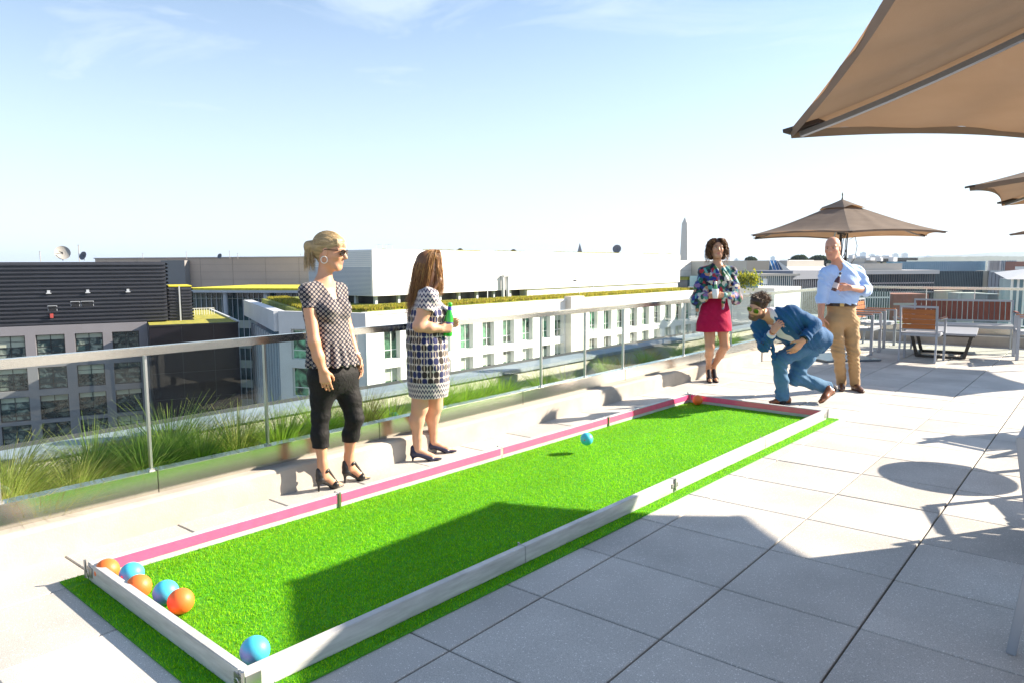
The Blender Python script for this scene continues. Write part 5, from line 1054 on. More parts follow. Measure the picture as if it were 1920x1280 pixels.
    q = Sculpt(); male_torso(q, wst, wst, chs, nk-F*.01, chs*.5+Ls*.5, chs*.5+Rs*.5, F, off=.016, hip=.12, waist=.15, chest=.165, s=.76, sh=.05); sd = unit(np.cross(ax, F))
    for s_ in (-1, 1): q.rc(nk+sd*s_*.055-ax*.025, nk+sd*s_*.03+F*.095+ax*.05, .018, .020, .01)
    q.rc(nk-ax*.03, nk+F*.05, .056, .045, .01, op='d'); q.rc(nk+F*.075, nk+F*.12+ax*.07, .026, .008, .01, op='d'); q.chain([re*.20+rw*.80-unit(rw-re)*.02, re*.10+rw*.90], [.044, .043], .01); q.cut(rw-unit(rw-re)*.018, unit(rw-re), .08)
    sculpt_obj('shirt', q, .006, cloth_mat('white_shirt', (.66, .67, .74), .7), e, disp=folds(.004, (22, 14, 30), (8, 6, 12), .5))
    q = MB()
    for sx, c in ((0, J(1427.5, 642, -.27)), (1, J(1431, 645, -.27))): q.tube([c, c-FWn*.006], .008, 8)
    q.build('cuff_buttons', mat('button_dark', (.01, .012, .03), .4), j_)
    for nm, c, d, m_, rr in (('bracelet', rw-unit(rw-re)*-.005, unit(rw-re), mat('red_cord', (.20, .02, .02), .6), .031), ('wrist_watch', lw-unit(lw-le)*.01, unit(lw-le), mat('watch_black', (.01, .01, .01), .3), .036)):
        a1 = unit(np.cross(d, UPn)); a2 = np.cross(d, a1); MB().tube([c+(a1*math.cos(a)+a2*math.sin(a))*rr for a in np.linspace(0, 6.283, 18)], .0035 if nm == 'bracelet' else .009, 6).build(nm, m_, e)
    M = np.stack([H.r, H.f, H.u]); hb = Sculpt(); hb.el(H.p(0, -.022, .050), np.array([.082, .102, .084])*H.k, M, .02); hb.el(H.p(0, .045, .098), np.array([.060, .048, .028])*H.k, M, .03); hb.el(H.p(0, .115, -.01), np.array([.085, .075, .080])*H.k, M, .012, 'd')
    for s_ in (-1, 1): hb.el(H.p(s_*.08, .015, -.045), np.array([.045, .060, .055])*H.k, M, .01, 'd')
    hb.rc(H.p(0, -.03, -.08), H.p(0, -.06, -.14), .08, .08, .01, op='d')
    hr = sculpt_obj('hair', hb, .005, m_hair, e, it=1, color=lambda V: np.tile(np.array([.05, .025, .015]), (len(V), 1)))
    r = np.random.default_rng(14); n = 520; K = 9; P = np.zeros((n, K, 3))
    for i in range(n):
        u_ = r.normal(0, 1, 3); u_[2] = abs(u_[2])+.1; u_ /= np.linalg.norm(u_); s0 = np.array([u_[0]*.078, -.02+u_[1]*.098, .045+u_[2]*.080])
        if s0[1] > .045 and s0[2] < .085: s0[2] = .095+.02*r.random()
        dr = np.array([u_[0]*.3+r.normal(0, .35), -.75+r.normal(0, .3), .35+r.normal(0, .25)]); L_ = r.uniform(.025, .055); ph = r.uniform(0, 6)
        for k in range(K): t_ = k/(K-1); q = s0+dr*L_*t_+np.array([.010*math.sin(ph+t_*5), .0, .016*math.sin(t_*3)+.006*math.cos(ph+t_*6)]); P[i, k] = H.p(*q)
    strands('hair_locks', P, .0030, [(.06, .028, .015), (.11, .055, .028), (.035, .018, .012), (.20, .11, .06)], hr, 15)
    face_bits(H, e, mat('lens_green', (.10, .14, .02), .06, .6), mat('gold_wire', (.6, .42, .25), .25, 1), shape='av')
suit_man()
q = MB(); q.add([(-40000, -40000, GRD), (40000, -40000, GRD), (40000, 40000, GRD), (-40000, 40000, GRD)], [(0, 1, 2, 3)]); q.build('ground', mat('city_ground', (.12, .13, .11), .9, col2=(.2, .2, .19), vscale=.01), kind='structure')
# ================================================================ CITY
m_white = mat('white_cladding', (.74, .73, .71), .6, var=.04, vscale=.5)
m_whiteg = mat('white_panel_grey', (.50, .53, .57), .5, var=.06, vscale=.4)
m_sed = mat('sedum', (.16, .19, .03), .95, col2=(.42, .36, .04), vscale=1.2, bump=1.0, bscale=6, detail=8)
m_sedg = mat('sedum_green', (.06, .10, .02), .95, col2=(.26, .27, .03), vscale=.9, bump=1.0, bscale=6, detail=8)
m_sedy = mat('sedum_yellow', (.45, .40, .02), .95, col2=(.70, .60, .03), vscale=1.5, bump=1.0, bscale=6, detail=8)
m_brown = mat('brown_cladding', (.55, .42, .335), .7, var=.05, vscale=.2)
m_metal = mat('black_corrugated', (.055, .058, .072), .35, .3, var=.1, vscale=.3)
m_greyw = mat('grey_wall', (.22, .215, .24), .75, var=.05, vscale=.4)
m_bluew = mat('bluegrey_wall', (.17, .19, .24), .7)
m_blackp = mat('black_panel', (.014, .012, .018), .3, 0, var=.2, vscale=.15, spec=.3)
m_frm = mat('black_frame', (.02, .02, .022), .4)
m_frw = mat('white_frame', (.72, .74, .72), .45)
m_conc2 = mat('far_concrete', (.42, .40, .37), .8, var=.06, vscale=.1)
def glassmat(name, c1, c2, scale, wob=.12, refl=.5, stretch=None):
    """window glass: room, blinds and, in pane_dark, reflections painted as noise colour, mirror-like skin that is slightly wavy"""
    mt = bpy.data.materials.new(name); mt.use_nodes = True; t, b = nodes_of(mt)
    c = t.nodes.new('ShaderNodeTexCoord'); oi = t.nodes.new('ShaderNodeObjectInfo')
    ad = t.nodes.new('ShaderNodeVectorMath'); ad.operation = 'ADD'; t.links.new(c.outputs['Object'], ad.inputs[0])
    ml = t.nodes.new('ShaderNodeVectorMath'); ml.operation = 'SCALE'; ml.inputs['Scale'].default_value = .37; t.links.new(oi.outputs['Location'], ml.inputs[0]); t.links.new(ml.outputs[0], ad.inputs[1])
    src = ad.outputs[0]
    if stretch:
        mm = t.nodes.new('ShaderNodeMapping'); mm.inputs['Scale'].default_value = stretch; t.links.new(src, mm.inputs[0]); src = mm.outputs[0]
    n = t.nodes.new('ShaderNodeTexNoise'); n.inputs['Scale'].default_value = scale; n.inputs['Detail'].default_value = 3; n.inputs['Distortion'].default_value = 1.0; t.links.new(src, n.inputs['Vector'])
    r = t.nodes.new('ShaderNodeValToRGB'); r.color_ramp.elements[0].position = .38; r.color_ramp.elements[1].position = .62
    r.color_ramp.elements[0].color = (*c1, 1); r.color_ramp.elements[1].color = (*c2, 1); t.links.new(n.outputs[0], r.inputs[0]); hs_ = t.nodes.new('ShaderNodeHueSaturation'); mr_ = t.nodes.new('ShaderNodeMapRange'); mr_.inputs[3].default_value = .45; mr_.inputs[4].default_value = 1.7
    t.links.new(oi.outputs['Random'], mr_.inputs[0]); t.links.new(mr_.outputs[0], hs_.inputs['Value']); t.links.new(r.outputs[0], hs_.inputs['Color']); t.links.new(hs_.outputs[0], b.inputs['Base Color'])
    n2 = t.nodes.new('ShaderNodeTexNoise'); n2.inputs['Scale'].default_value = .7; n2.inputs['Detail'].default_value = 1; t.links.new(ad.outputs[0], n2.inputs['Vector'])
    bp = t.nodes.new('ShaderNodeBump'); bp.inputs['Strength'].default_value = wob; bp.inputs['Distance'].default_value = .25; t.links.new(n2.outputs[0], bp.inputs['Height']); t.links.new(bp.outputs[0], b.inputs['Normal'])
    b.inputs['Roughness'].default_value = .04; b.inputs['Specular IOR Level'].default_value = refl; return mt
m_pane = glassmat('pane_green', (.02, .035, .03), (.14, .33, .20), .9, .06, .6)
m_pane2 = glassmat('pane_dark', (.012, .03, .035), (.20, .24, .21), 1.0, .6, .9)
r0_ = [n_ for n_ in m_pane2.node_tree.nodes if n_.type == 'VALTORGB'][0]; r0_.color_ramp.elements[0].position = .47; r0_.color_ramp.elements[1].position = .66  # pale noise patches in this pane colour imitate reflections
m_glassT = glassmat('curtain_teal', (.01, .045, .055), (.04, .12, .13), .35, .03, .8)
def facade_frame(p, ang):            # matrix whose x runs along the facade, y inwards, z up
    return Matrix.Translation(p) @ Matrix.Rotation(ang, 4, 'Z')
# ---------- white building across the court: facade x=-55, roof z=-2.95
WX, WR = -55.0, -2.95
wb = empty('white_building', (WX, 44.8, GRD), label='long white office block with green windows and a planted roof', cat='building')
def wl(x, y, z): return (x-WX, y-44.8, z-GRD)
poly = [(WX, 44.8), (WX, 77.3), (WX+.9, 77.3), (WX+.9, 81.3), (WX, 81.3), (WX, 118), (-112, 128), (-89.7, 53.4), (-65.6, 42.4), (-64.6, 42.0), (-63.6, 42.2)]
# wall with real window openings on the long facade: piers, spandrels
q = MB()
body = [(x-WX-(.9 if abs(x-WX) < 1 and True else 0), y-44.8) for x, y in [(WX, 44.8), (WX, 118), (-112, 128), (-89.7, 53.4), (-65.6, 42.4), (-64.6, 42.0), (-63.6, 42.2)]]
q.prism(body, 0, WR-GRD-.5)
q.build('core', m_white, wb)
pitch, ww = 3.6, 2.08; y0 = 50.4
rows = [(-7.68, -4.80), (-11.4, -8.54), (-15.1, -12.3), (-18.9, -16.0)]
wins = []
q = MB(); ylo, yhi = 44.8, 118
cols = [57.6+pitch*k for k in range(-3, 5)]+[75.0-.0]+[83.0+pitch*k for k in range(0, 10)]
wid = {75.0: 2.1}
# parapet band and pier grid (0.45 m in front of the glass)
def pier(y1, y2, z1, z2): q.box2(wl(WX-.9, y1, z1), wl(WX, y2, z2))
pier(ylo, yhi, -4.80, WR-.25)
prev = ylo
for cy in cols:
    pier(prev, cy, -38, -4.80); prev = cy+ww
    zs = [-4.80]
    for k, (zb, zt) in enumerate(rows):
        nxt = rows[k+1][1] if k+1 < len(rows) else -38
        pier(cy, cy+ww, nxt, zb); wins.append((cy, zb, zt))
pier(prev, yhi, -38, -4.80)
q.build('wall', m_white, wb)
MB().box2(wl(WX-.95, ylo-.05, WR-.25), wl(WX+.12, yhi, WR)).build('parapet', m_white, wb, bevel=.03)
MB().box2(wl(WX-.2, 77.4, -30), wl(WX+.9, 80.4, WR+.35)).build('projecting_pier', mat('tan_panel', (.62, .58, .50), .7, var=.04), wb)
def window(parent, loc, w, h, mp_, mf, nx=2, trans=.30, rz=0, deep=.12, nh=0):
    """window part: frame with mullions, glass pane as its sub-part; local x along the wall, y inwards"""
    key = (round(w, 2), round(h, 2), mp_.name, mf.name, nx, trans, nh)
    if key not in WCACHE:
        q = MB(); f = .10 if mf is m_frm else .06
        q.box2((0, 0, 0), (f, deep, h)).box2((w-f, 0, 0), (w, deep, h)).box2((f, 0, 0), (w-f, deep, f)).box2((f, 0, h-f), (w-f, deep, h))
        for k in range(1, nx): x = w*(k/nx if nx != 2 or mf is m_frm else .62); q.box2((x-.04, .005, f), (x+.04, deep, h-f))
        if trans: q.box2((f, .01, h*trans-.035), (w-f, deep, h*trans+.035))
        for k in range(nh): z = h*trans+(h*(1-trans))*(k+1)/(nh+1); q.box2((f, .03, z-.03), (w-f, deep-.01, z+.03))
        a = q.build('window', mf, parent); g = MB().box2((f*.5, deep*.6, f*.5), (w-f*.5, deep*.6+.03, h-f*.5)).build('pane', mp_, a); WCACHE[key] = a
    else:
        a = copy_tree(WCACHE[key], parent)
    a.parent = parent; a.location = loc; a.rotation_euler.z = rz
    if r_.random() < .38:
        hb_ = h*r_.uniform(.15, .5); MB().box2((.07, deep*.45, h-.07-hb_), (w-.07, deep*.45+.02, h-.07)).build('blind', mat('roller_blind', (.42, .46, .38), .8), a)
    return a
WCACHE = {}
for cy, zb, zt in wins:
    if zb > -17: window(wb, wl(WX-.50, cy+.0, zb+.0), ww, zt-zb, m_pane, m_frw, 2, .30, math.pi/2)
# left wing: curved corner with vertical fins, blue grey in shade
c1, c0 = Vector((-64.6, 42.0, 0)), Vector((-89.7, 53.4, 0))
a_ = math.atan2((c0-c1).y, (c0-c1).x); Lw = (c0-c1).length
nq_ = Vector((math.sin(a_), -math.cos(a_), 0)); nq_ = nq_ if nq_.y < 0 else -nq_
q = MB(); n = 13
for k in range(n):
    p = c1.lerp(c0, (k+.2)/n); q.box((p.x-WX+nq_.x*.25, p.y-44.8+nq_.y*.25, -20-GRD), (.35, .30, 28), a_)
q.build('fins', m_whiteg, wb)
nrm_ = Vector((-math.sin(a_), math.cos(a_), 0)); nrm_ = nrm_ if nrm_.y < 0 else -nrm_
q = MB(); P1, P2 = c1+nrm_*.15, c0+nrm_*.15
q.bar((P1.x-WX, P1.y-44.8, -10-GRD), (P2.x-WX, P2.y-44.8, -10-GRD), .2, 9.5); q.bar((P1.x-WX, P1.y-44.8, -22-GRD), (P2.x-WX, P2.y-44.8, -22-GRD), .2, 11); q.build('glazing', glassmat('glazing_blue', (.05, .12, .20), (.16, .28, .38), .3, .03, .8), wb)
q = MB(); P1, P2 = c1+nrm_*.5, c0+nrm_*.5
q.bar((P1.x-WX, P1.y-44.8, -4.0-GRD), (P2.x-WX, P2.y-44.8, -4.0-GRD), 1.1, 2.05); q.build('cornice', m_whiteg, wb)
# end wall between the corner and the long facade with its windows
e0, e1 = Vector((-63.6, 42.2, 0)), Vector((WX, 44.8, 0)); ae = math.atan2((e1-e0).y, (e1-e0).x); Le = (e1-e0).length; dE = (e1-e0).normalized()
nE = Vector((dE.y, -dE.x, 0))
def ewall(s1, s2, z1, z2, qq): 
    p = e0+dE*((s1+s2)/2)+nE*.3; qq.box((p.x-WX, p.y-44.8, (z1+z2)/2-GRD), (s2-s1, .6, z2-z1), ae)
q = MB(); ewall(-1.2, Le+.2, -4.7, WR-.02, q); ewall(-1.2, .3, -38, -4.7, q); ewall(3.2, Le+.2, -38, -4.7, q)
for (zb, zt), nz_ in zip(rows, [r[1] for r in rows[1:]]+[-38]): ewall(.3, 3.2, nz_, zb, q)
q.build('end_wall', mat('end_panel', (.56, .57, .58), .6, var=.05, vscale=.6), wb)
for zb, zt in rows[:3]:
    p = e0+dE*.3+nE*.35; window(wb, (p.x-WX, p.y-44.8, zb-GRD), 2.9, zt-zb+.0, m_pane, m_frw, 2, .30, ae)
# planted roof
gr_ = MB(); Wp = [(-56.0, 45.6), (-56.0, 117), (-63.5, 126), (-108, 126.8), (-88.6, 54.2), (-65, 43.4)]
q = MB(); q.prism([(x-WX, y-44.8) for x, y in Wp], WR-.6-GRD, WR+.10-GRD); q.build('green_roof', m_sedg, wb)
# ragged sedum edge: many small tufts, one planting
n = 26000; e = r_.random(n); pts = np.stack([-56.1-r_.random(n)**1.5*5, 45.5+e*72, np.full(n, WR+.08)], 1)
n2 = 9000; k = r_.random(n2); lft = np.stack([-65.5-k*23, 44.2+k*10.8+r_.random(n2)*3, np.full(n2, WR+.08)], 1); k3 = r_.random(6000); ft = np.stack([-65+k3*9, 43.6+k3*2+r_.random(6000)*3, np.full(6000, WR+.08)], 1)
blades('roof_planting', np.concatenate([pts, lft, ft]), .34, .07, [(.22, .24, .03), (.40, .36, .04), (.12, .16, .02), (.30, .22, .06), (.5, .44, .05)], 21, kind='stuff')
# ---------- white penthouse box on the same block
pt = empty('rooftop_penthouse', (-64, 53, WR), label='big white windowless box with louvre strips standing on the planted roof', cat='building')
MB().box2((-12, 0, 1.05), (0, 74.4, 6.15)).build('wall', m_white, pt)
q = MB()
for k in range(17): q.box2((-.02, .6, 1.25+.17*k), (.035, 19, 1.33+.17*k))
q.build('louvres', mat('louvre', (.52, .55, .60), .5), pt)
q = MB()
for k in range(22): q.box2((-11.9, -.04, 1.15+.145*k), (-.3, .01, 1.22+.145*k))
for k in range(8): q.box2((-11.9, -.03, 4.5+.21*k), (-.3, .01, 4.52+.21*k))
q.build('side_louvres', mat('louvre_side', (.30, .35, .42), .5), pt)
MB().box2((-11.9, .1, 6.151), (-.1, 74.3, 6.25)).build('coping', m_white, pt)
q = MB()
for k in range(9): q.box((-.8, 1+3.4*k, .5), (.35, .35, 1.1))
for k in range(3): q.box((-4-3.4*k, .8, .5), (.35, .35, 1.1))
q.build('columns', m_whiteg, pt)
MB().box2((-11.5, 1.5, 0), (-1.6, 28, 1.05)).build('undercroft', m_frm, pt); MB().box2((-11.8, 28.1, -.1), (-.3, 74, 1.045)).build('base_wall', m_white, pt)  # undercroft: black block stands in for the shade under the raised box
q = MB()
for yy in (19.2, 44.5): q.box2((0.001, yy, .1), (.06, yy+.12, 5.6))
q.build('downpipe', m_whiteg, pt)
q = MB(); q.box2((.1, 22.0, .1), (.5, 22.2, 2.9)).box2((.1, 23.0, .1), (.5, 23.2, 2.9)).box2((.1, 22.0, 2.9), (.6, 23.3, 3.1)); q.build('ladder_frame', m_whiteg, pt)
n = 5000; pts = np.stack([-64.2-r_.random(n)*.8, 55+r_.random(n)*70, np.full(n, 3.25)], 1); m_ = (np.sin(pts[:, 1]*.5)+np.sin(pts[:, 1]*.21)) > -.3
blades('roof_fringe', pts[m_], .22, .05, [(.25, .25, .05), (.4, .36, .06)], 22, kind='stuff')
def small_on_roof(px, py, d, kind, s, lb, roofx=None):
    p = at(px, py, d)
    if roofx is not None: r0 = ray(px, py); p = CAM+r0*((roofx)/r0.x); p.z = (WR+6.25 if py < 500 else WR+.1)
    if kind == 'cone': 
        o = MB().lathe([(s*.62, 0), (0, s*1.9)], n=4).build('roof_cone', mat('cone_grey', (.16, .17, .2), .5), label=lb, cat='skylight')
    elif kind == 'dish':
        o = empty('satellite_dish', label=lb, cat='dish', group='rooftop dishes'); q = MB()
        prof = [(s*r, s*(.28*r*r)) for r in (0, .3, .6, .85, 1)]; q.lathe(prof+[(s*.99, s*.30)], n=20); dsh = q.build('dish', mat('dish_white' if s > 1 else 'dish_grey', (.34, .33, .31) if s > 1 else (.12, .13, .16), .6), o); dsh.location = (0, 0, s*1.0); dsh.rotation_euler = (math.radians(72), 0, math.radians(75 if s > 1 else 20))
        MB().tube([(0, 0, 0), (0, 0, s*1.2)], s*.07, 6).tube([(0, 0, s*1.1), (.5*s, -.6*s, s*1.3)], s*.04, 6).build('mast', m_frm, o)
    elif kind == 'dome':
        o = MB().lathe([(s, 0), (s*.9, s*.45), (s*.55, s*.8), (0, s*.95)], n=14).build('roof_vent', m_frm, label=lb, cat='vent', group='dark rooftop vents')
    else:
        o = MB().tube([(0, 0, 0), (0, 0, s)], .06, 6).tube([(-.25, 0, s), (.25, 0, s)], .04, 5).build('antenna', mat('mast_grey', (.35, .33, .32), .6), label=lb, cat='antenna', group='thin rooftop masts')
    o.location = p; return o
small_on_roof(1087, 472.5, 104, 'cone', .85, 'small dark pyramid skylight on the white penthouse roof', -66)
small_on_roof(1157, 473, 112, 'dish', .75, 'small dish at the right end of the white penthouse roof', -66)
small_on_roof(863, 471, 88, 'dome', .42, 'dark vent on the white roof right of the brown haired woman', -66)
small_on_roof(963, 471.5, 96, 'dome', .45, 'dark vent near the middle of the white roof', -66)
for k, lb_ in ((0, 'left'), (1.1, 'right')): 
    q = MB(); q.tube([(0, 0, 0), (0, 0, .62), (.7, 0, .62), (.7, 0, 0)], .03, 5); r0 = ray(706, 471)
    o = q.build('guard_rail', m_whiteg, label=lb_+' one of two little guard rail hoops on the left end of the white roof', cat='guard rail', group='guard rail hoops'); o.location = CAM+r0*(-66/r0.x)+RT*k; o.location.z = WR+6.25; o.rotation_euler.z = YAW
cmr = empty('security_camera', CAM+ray(1086, 553)*(-57/ray(1086, 553).x)*1.0, label='camera on a bent pole at the edge of the planted roof', cat='camera')
MB().tube([(0, 0, 0), (0, 0, 2.1)], .05, 6).tube([(0, 0, 1.6), (-.35, -.3, 1.6)], .04, 6).build('pole', m_whiteg, cmr); MB().box((-.45, -.4, 1.95), (.5, .25, .22), .6).box((-.35, -.3, 2.25), (.3, .3, .12)).build('camera_head', mat('camgrey', (.25, .25, .27), .5), cmr)
# ---------- dark building at left: facade runs 68 deg, 101.8 m off
thD = math.radians(68); dD = Vector((math.cos(thD), math.sin(thD), 0)); nD = Vector((-dD.y, dD.x, 0)); OFF = 101.8
db = empty('dark_building', nD*OFF+UP*GRD, thD, label='grey block with black corrugated top storeys and paired mirror windows', cat='building')
Z = lambda z: z-GRD
WZ = [(-9.15, -6.40), (-12.84, -10.20), (-16.46, -13.58), (-20.0, -16.9), (-24, -21)]
WS = [-16.66, -12.7, -8.73, -4.75, -.81]; wwd = 2.93
q = MB(); q.box2((-30, 1.0, 0), (3.1, 30, Z(-5.3))); q.build('core', m_greyw, db)
q = MB(); q.box2((-30, 0, Z(-6.40)), (3.1, 1.0, Z(-5.3))); prev = -30
for s0 in WS:
    q.box2((prev, 0, 0), (s0, 1.0, Z(-6.40))); prev = s0+wwd
    for k, (zb, zt) in enumerate(WZ): q.box2((s0, 0, Z(WZ[k+1][1]) if k+1 < len(WZ) else 0), (s0+wwd, 1.0, Z(zb)))
q.box2((prev, 0, 0), (3.1, 1.0, Z(-6.40))); q.build('wall', m_greyw, db)
for s0 in WS:
    for zb, zt in WZ: window(db, (s0, .42, Z(zb)), wwd, zt-zb, m_pane2, m_frm, 2, .22, 0, nh=2)
def corrug(x0, x1, y, z0, z1, dz, amp, qq, ends=True):
    n = int((z1-z0)/dz)
    for k in range(n):
        za = z0+(z1-z0)*k/n; h = (z1-z0)/n; pr = [(0, 0), (-amp, .15), (-amp, .55), (0, .75), (0, 1)]; vs = []
        for o_, f in pr: vs += [(x0, y+o_, za+h*f), (x1, y+o_, za+h*f)]
        vs += [(x0, y+.15, za+h), (x1, y+.15, za+h), (x0, y+.15, za), (x1, y+.15, za)]
        fs = [(2*i, 2*i+1, 2*i+3, 2*i+2) for i in range(4)]; qq.add(vs, fs)
        qq.add([(x1, y, za), (x1, y-amp, za+h*.15), (x1, y-amp, za+h*.55), (x1, y, za+h*.75)], [(0, 1, 2, 3)])
        qq.add([(x1, y, za), (x1+amp, y+amp, za+h*.15), (x1+amp, y+amp, za+h*.55), (x1, y, za+h*.75), (x1, y+9, za), (x1+amp, y+9, za+h*.15), (x1+amp, y+9, za+h*.55), (x1, y+9, za+h*.75)], [(0, 1, 5, 4), (1, 2, 6, 5), (2, 3, 7, 6)])
q = MB(); q.box2((-30, .3, Z(-5.29)), (5.45, 12, Z(2.1))); q.build('penthouse_wall', m_metal, db)
q = MB(); corrug(-30, 5.5, .25, Z(-5.28), Z(2.12), .44, .30, q); q.build('corrugated_cladding', m_metal, db)
q = MB(); q.box2((5.6, 1.6, Z(-5.6)), (8.5, 9, Z(-1.1))); corrug(5.7, 6.8, 1.55, Z(-5.55), Z(-1.15), .37, .2, q); corrug(7.3, 8.5, 1.55, Z(-5.55), Z(-1.15), .37, .2, q); q.build('lift_block', m_metal, db)
MB().box2((6.98, 1.25, Z(-5.55)), (7.15, 1.4, Z(-1.0))).build('downpipe', m_whiteg, db)
MB().box2((5.5, 1.5, Z(-1.08)), (8.6, 9, Z(-.95))).build('roof_planting', m_sedy, db)
q = MB(); q.box2((3.11, -5.6, 0), (13.1, 26, Z(-5.55))); q.build('panelled_wing', m_blackp, db)
q = MB()
for s_ in (6.6, 10.2): q.box2((s_, -5.63, 0), (s_+.03, -5.59, Z(-5.6)))
for z in (-8.0, -11.2, -14.4, -17.6): q.box2((3.12, -5.63, Z(z)), (13.0, -5.59, Z(z)+.03))
q.build('panel_joints', mat('joint', (.06, .06, .07), .4), db)
MB().box2((3.2, -5.4, Z(-5.545)), (13.0, 25, Z(-5.42))).build('wing_green_roof', m_sed, db)
MB().box2((3.09, -5.7, Z(-5.55)), (13.15, -5.55, Z(-5.38))).build('roof_edge', m_frm, db); MB().box2((13.0, -5.54, Z(-5.54)), (13.3, 26, Z(-5.25))).build('roof_curb', m_whiteg, db)
q = MB()
for k in range(9): q.box2((5.6+.1, .2, 0), (5.7, .3, .1)) if False else None
tbl = []
for s_ in (-17.2, -7.1, -3.1, 1.2): 
    MB().box((s_, -.05, Z(-1.55)), (.5, .35, .12)).box((s_, .0, Z(-1.35)), (.3, .2, .3)).build('wall_light', m_whiteg, db)
for s_, z_, w_ in ((-7.3, -3.0, .95), (-4.95, -2.55, .95), (-3.9, -2.55, 1.35)):
    f_ = MB().box2((s_, -.02, Z(z_-.75)), (s_+w_, .1, Z(z_))).build('louvre_vent', m_whiteg, db); MB().box2((s_+.06, -.05, Z(z_-.70)), (s_+w_-.06, -.021, Z(z_-.06))).build('vent_blades', m_frm, f_)
MB().box((-6.95, -.15, Z(-4.2)), (.3, .3, .5)).build('alarm_bell', mat('bell', (.5, .08, .07), .4), db)
q = MB()
for k in range(10): q.tube([(9.3+.33*k, 12, Z(-5.5)), (9.3+.33*k, 12, Z(-4.5))], .04, 5)
q.tube([(9.3, 12, Z(-4.5)), (12.3, 12, Z(-4.5))], .05, 5); q.build('roof_terrace_rail', m_frw, db)
for a in ((118, 489, 108, 'dish', 1.05), (158, 489, 108, 'dish', .65)): small_on_roof(a[0], a[1], a[2], a[3], a[4], 'mesh dish on the black roof, the larger left one' if a[4] > 1 else 'small dish on the black roof beside a mast')
small_on_roof(149, 491, 108, 'mast', 2.4, 'tall thin mast on the black roof between the two dishes'); small_on_roof(76, 491, 108, 'mast', 1.5, 'thin mast at the left of the black roof')
# ---------- brown cladded building behind, and the teal office in front of it
a0 = at(178, 486, 175); a1 = at(600, 485.5, 165)
def slab(name, p, q_, depth, z0, z1, m_, lb, cat='building', joints=None, mj=None):
    p, q_ = Vector(p), Vector(q_); d = (q_-p); d.z = 0; Ln = d.length; rz = math.atan2(d.y, d.x)
    e_ = empty(name, (p.x, p.y, z0), rz, label=lb, cat=cat); MB().box2((0, 0, 0), (Ln, depth, z1-z0)).build('wall', m_, e_)
    return e_, Ln
e_, Ln = slab('brown_building', a0, a1, 40, GRD, a0.z, m_brown, 'wide windowless taupe clad building behind the black roofed block')
q = MB(); H_ = a0.z-GRD
for k in range(8): q.box2((0, -.05, H_-1.7*k-1.5), (Ln, -.001, H_-1.7*k-1.44))
for k in range(7): q.box2((Ln*k/7+3, -.05, H_-12), (Ln*k/7+3.06, -.002, H_))
q.build('panel_joints', mat('brown_joint', (.40, .31, .26), .7), e_)
MB().box2((-.2, -.2, H_), (Ln, 40, H_+.25)).build('coping', mat('cop_br', (.45, .4, .37), .6), e_)
p = at(313, 490, 160); pp = (e_.matrix_world if False else None)
MB().box2((Ln*.33, -2.0, 0), (Ln*.435, -.1, H_-.5)).build('grey_stair_core', mat('core_grey', (.22, .21, .21), .7), e_)
for x_, h in ((268, 1.2), (350, 1.6), (431, 1.8), (446, 1.2), (564, 1.1)): small_on_roof(x_, 486, 166, 'mast', h, {268: 'short mast on the taupe roof, farthest left', 350: 'mast on the taupe roof above the grey stair core', 431: 'taller mast in the middle of the taupe roof', 446: 'short mast right of the taller one on the taupe roof', 564: 'short mast on the taupe roof next to the blonde hair'}[x_])
small_on_roof(413, 486, 166, 'dish', .6, 'small dish on the taupe roof left of its masts')
b0 = at(358, 547, 135); b1 = at(640, 541, 128)
e_, Ln = slab('teal_office', b0, b1, 30, GRD, b0.z, m_glassT, 'teal glass office with white beams and columns behind the white block')
H_ = b0.z-GRD
MB().box2((-.5, -2.2, H_-.1), (Ln+.5, 25, H_+.35)).build('roof_slab', m_whiteg, e_); MB().box2((-.5, -1.9, H_+.35), (Ln+.5, 20, H_+.7)).build('roof_planting', m_sedy, e_)
q = MB()
for k in range(6): q.tube([(8+8.2*k, -1.2, 0), (8+8.2*k, -1.2, H_-.1)], .42, 14)
q.build('column', m_whiteg, e_)
q = MB()
for k in range(9): z = H_-1.5-3.6*k; q.box2((0, -.15, z-1.5), (Ln, -.001, z-.1)) if k else q.box2((0, -.1, z+.2), (Ln, -.001, z+.32))
q.build('spandrels', mat('spandrel', (.38, .42, .36), .6, var=.1, vscale=.3), e_)
q = MB()
for k in range(28): q.box2((Ln*k/28, -.2, 0), (Ln*k/28+.12, -.16, H_-.3))
q.build('mullions', m_whiteg, e_)
# ================================================================ RIGHT HAND CITY
ORD = [t_+u_ for t_ in ('', 'twenty ', 'thirty ', 'forty ') for u_ in (('first', 'second', 'third', 'fourth', 'fifth', 'sixth', 'seventh', 'eighth', 'ninth', 'tenth', 'eleventh', 'twelfth', 'thirteenth', 'fourteenth', 'fifteenth', 'sixteenth', 'seventeenth', 'eighteenth', 'nineteenth', 'twentieth') if not t_ else ('first', 'second', 'third', 'fourth', 'fifth', 'sixth', 'seventh', 'eighth', 'ninth'))]
def block(name, px0, px1, pyt, d0, d1, depth, m_, lb, z0=None, parts=None, top=None):
    p, q_ = at(px0, pyt, d0), at(px1, pyt if top is None else top, d1); e_, Ln = slab(name, p, q_, depth, GRD if z0 is None else z0, p.z, m_, lb)
    return e_, Ln, p.z-(GRD if z0 is None else z0)
def bands(e_, Ln, H, z_from, n, pitch, hh, m_, nm='floor_bands', y=-.12, x0=0):
    q = MB()
    for k in range(n): z = H-z_from-pitch*k; q.box2((x0, y, z-hh), (Ln, -.001 if y < 0 else y, z))
    q.build(nm, m_, e_)
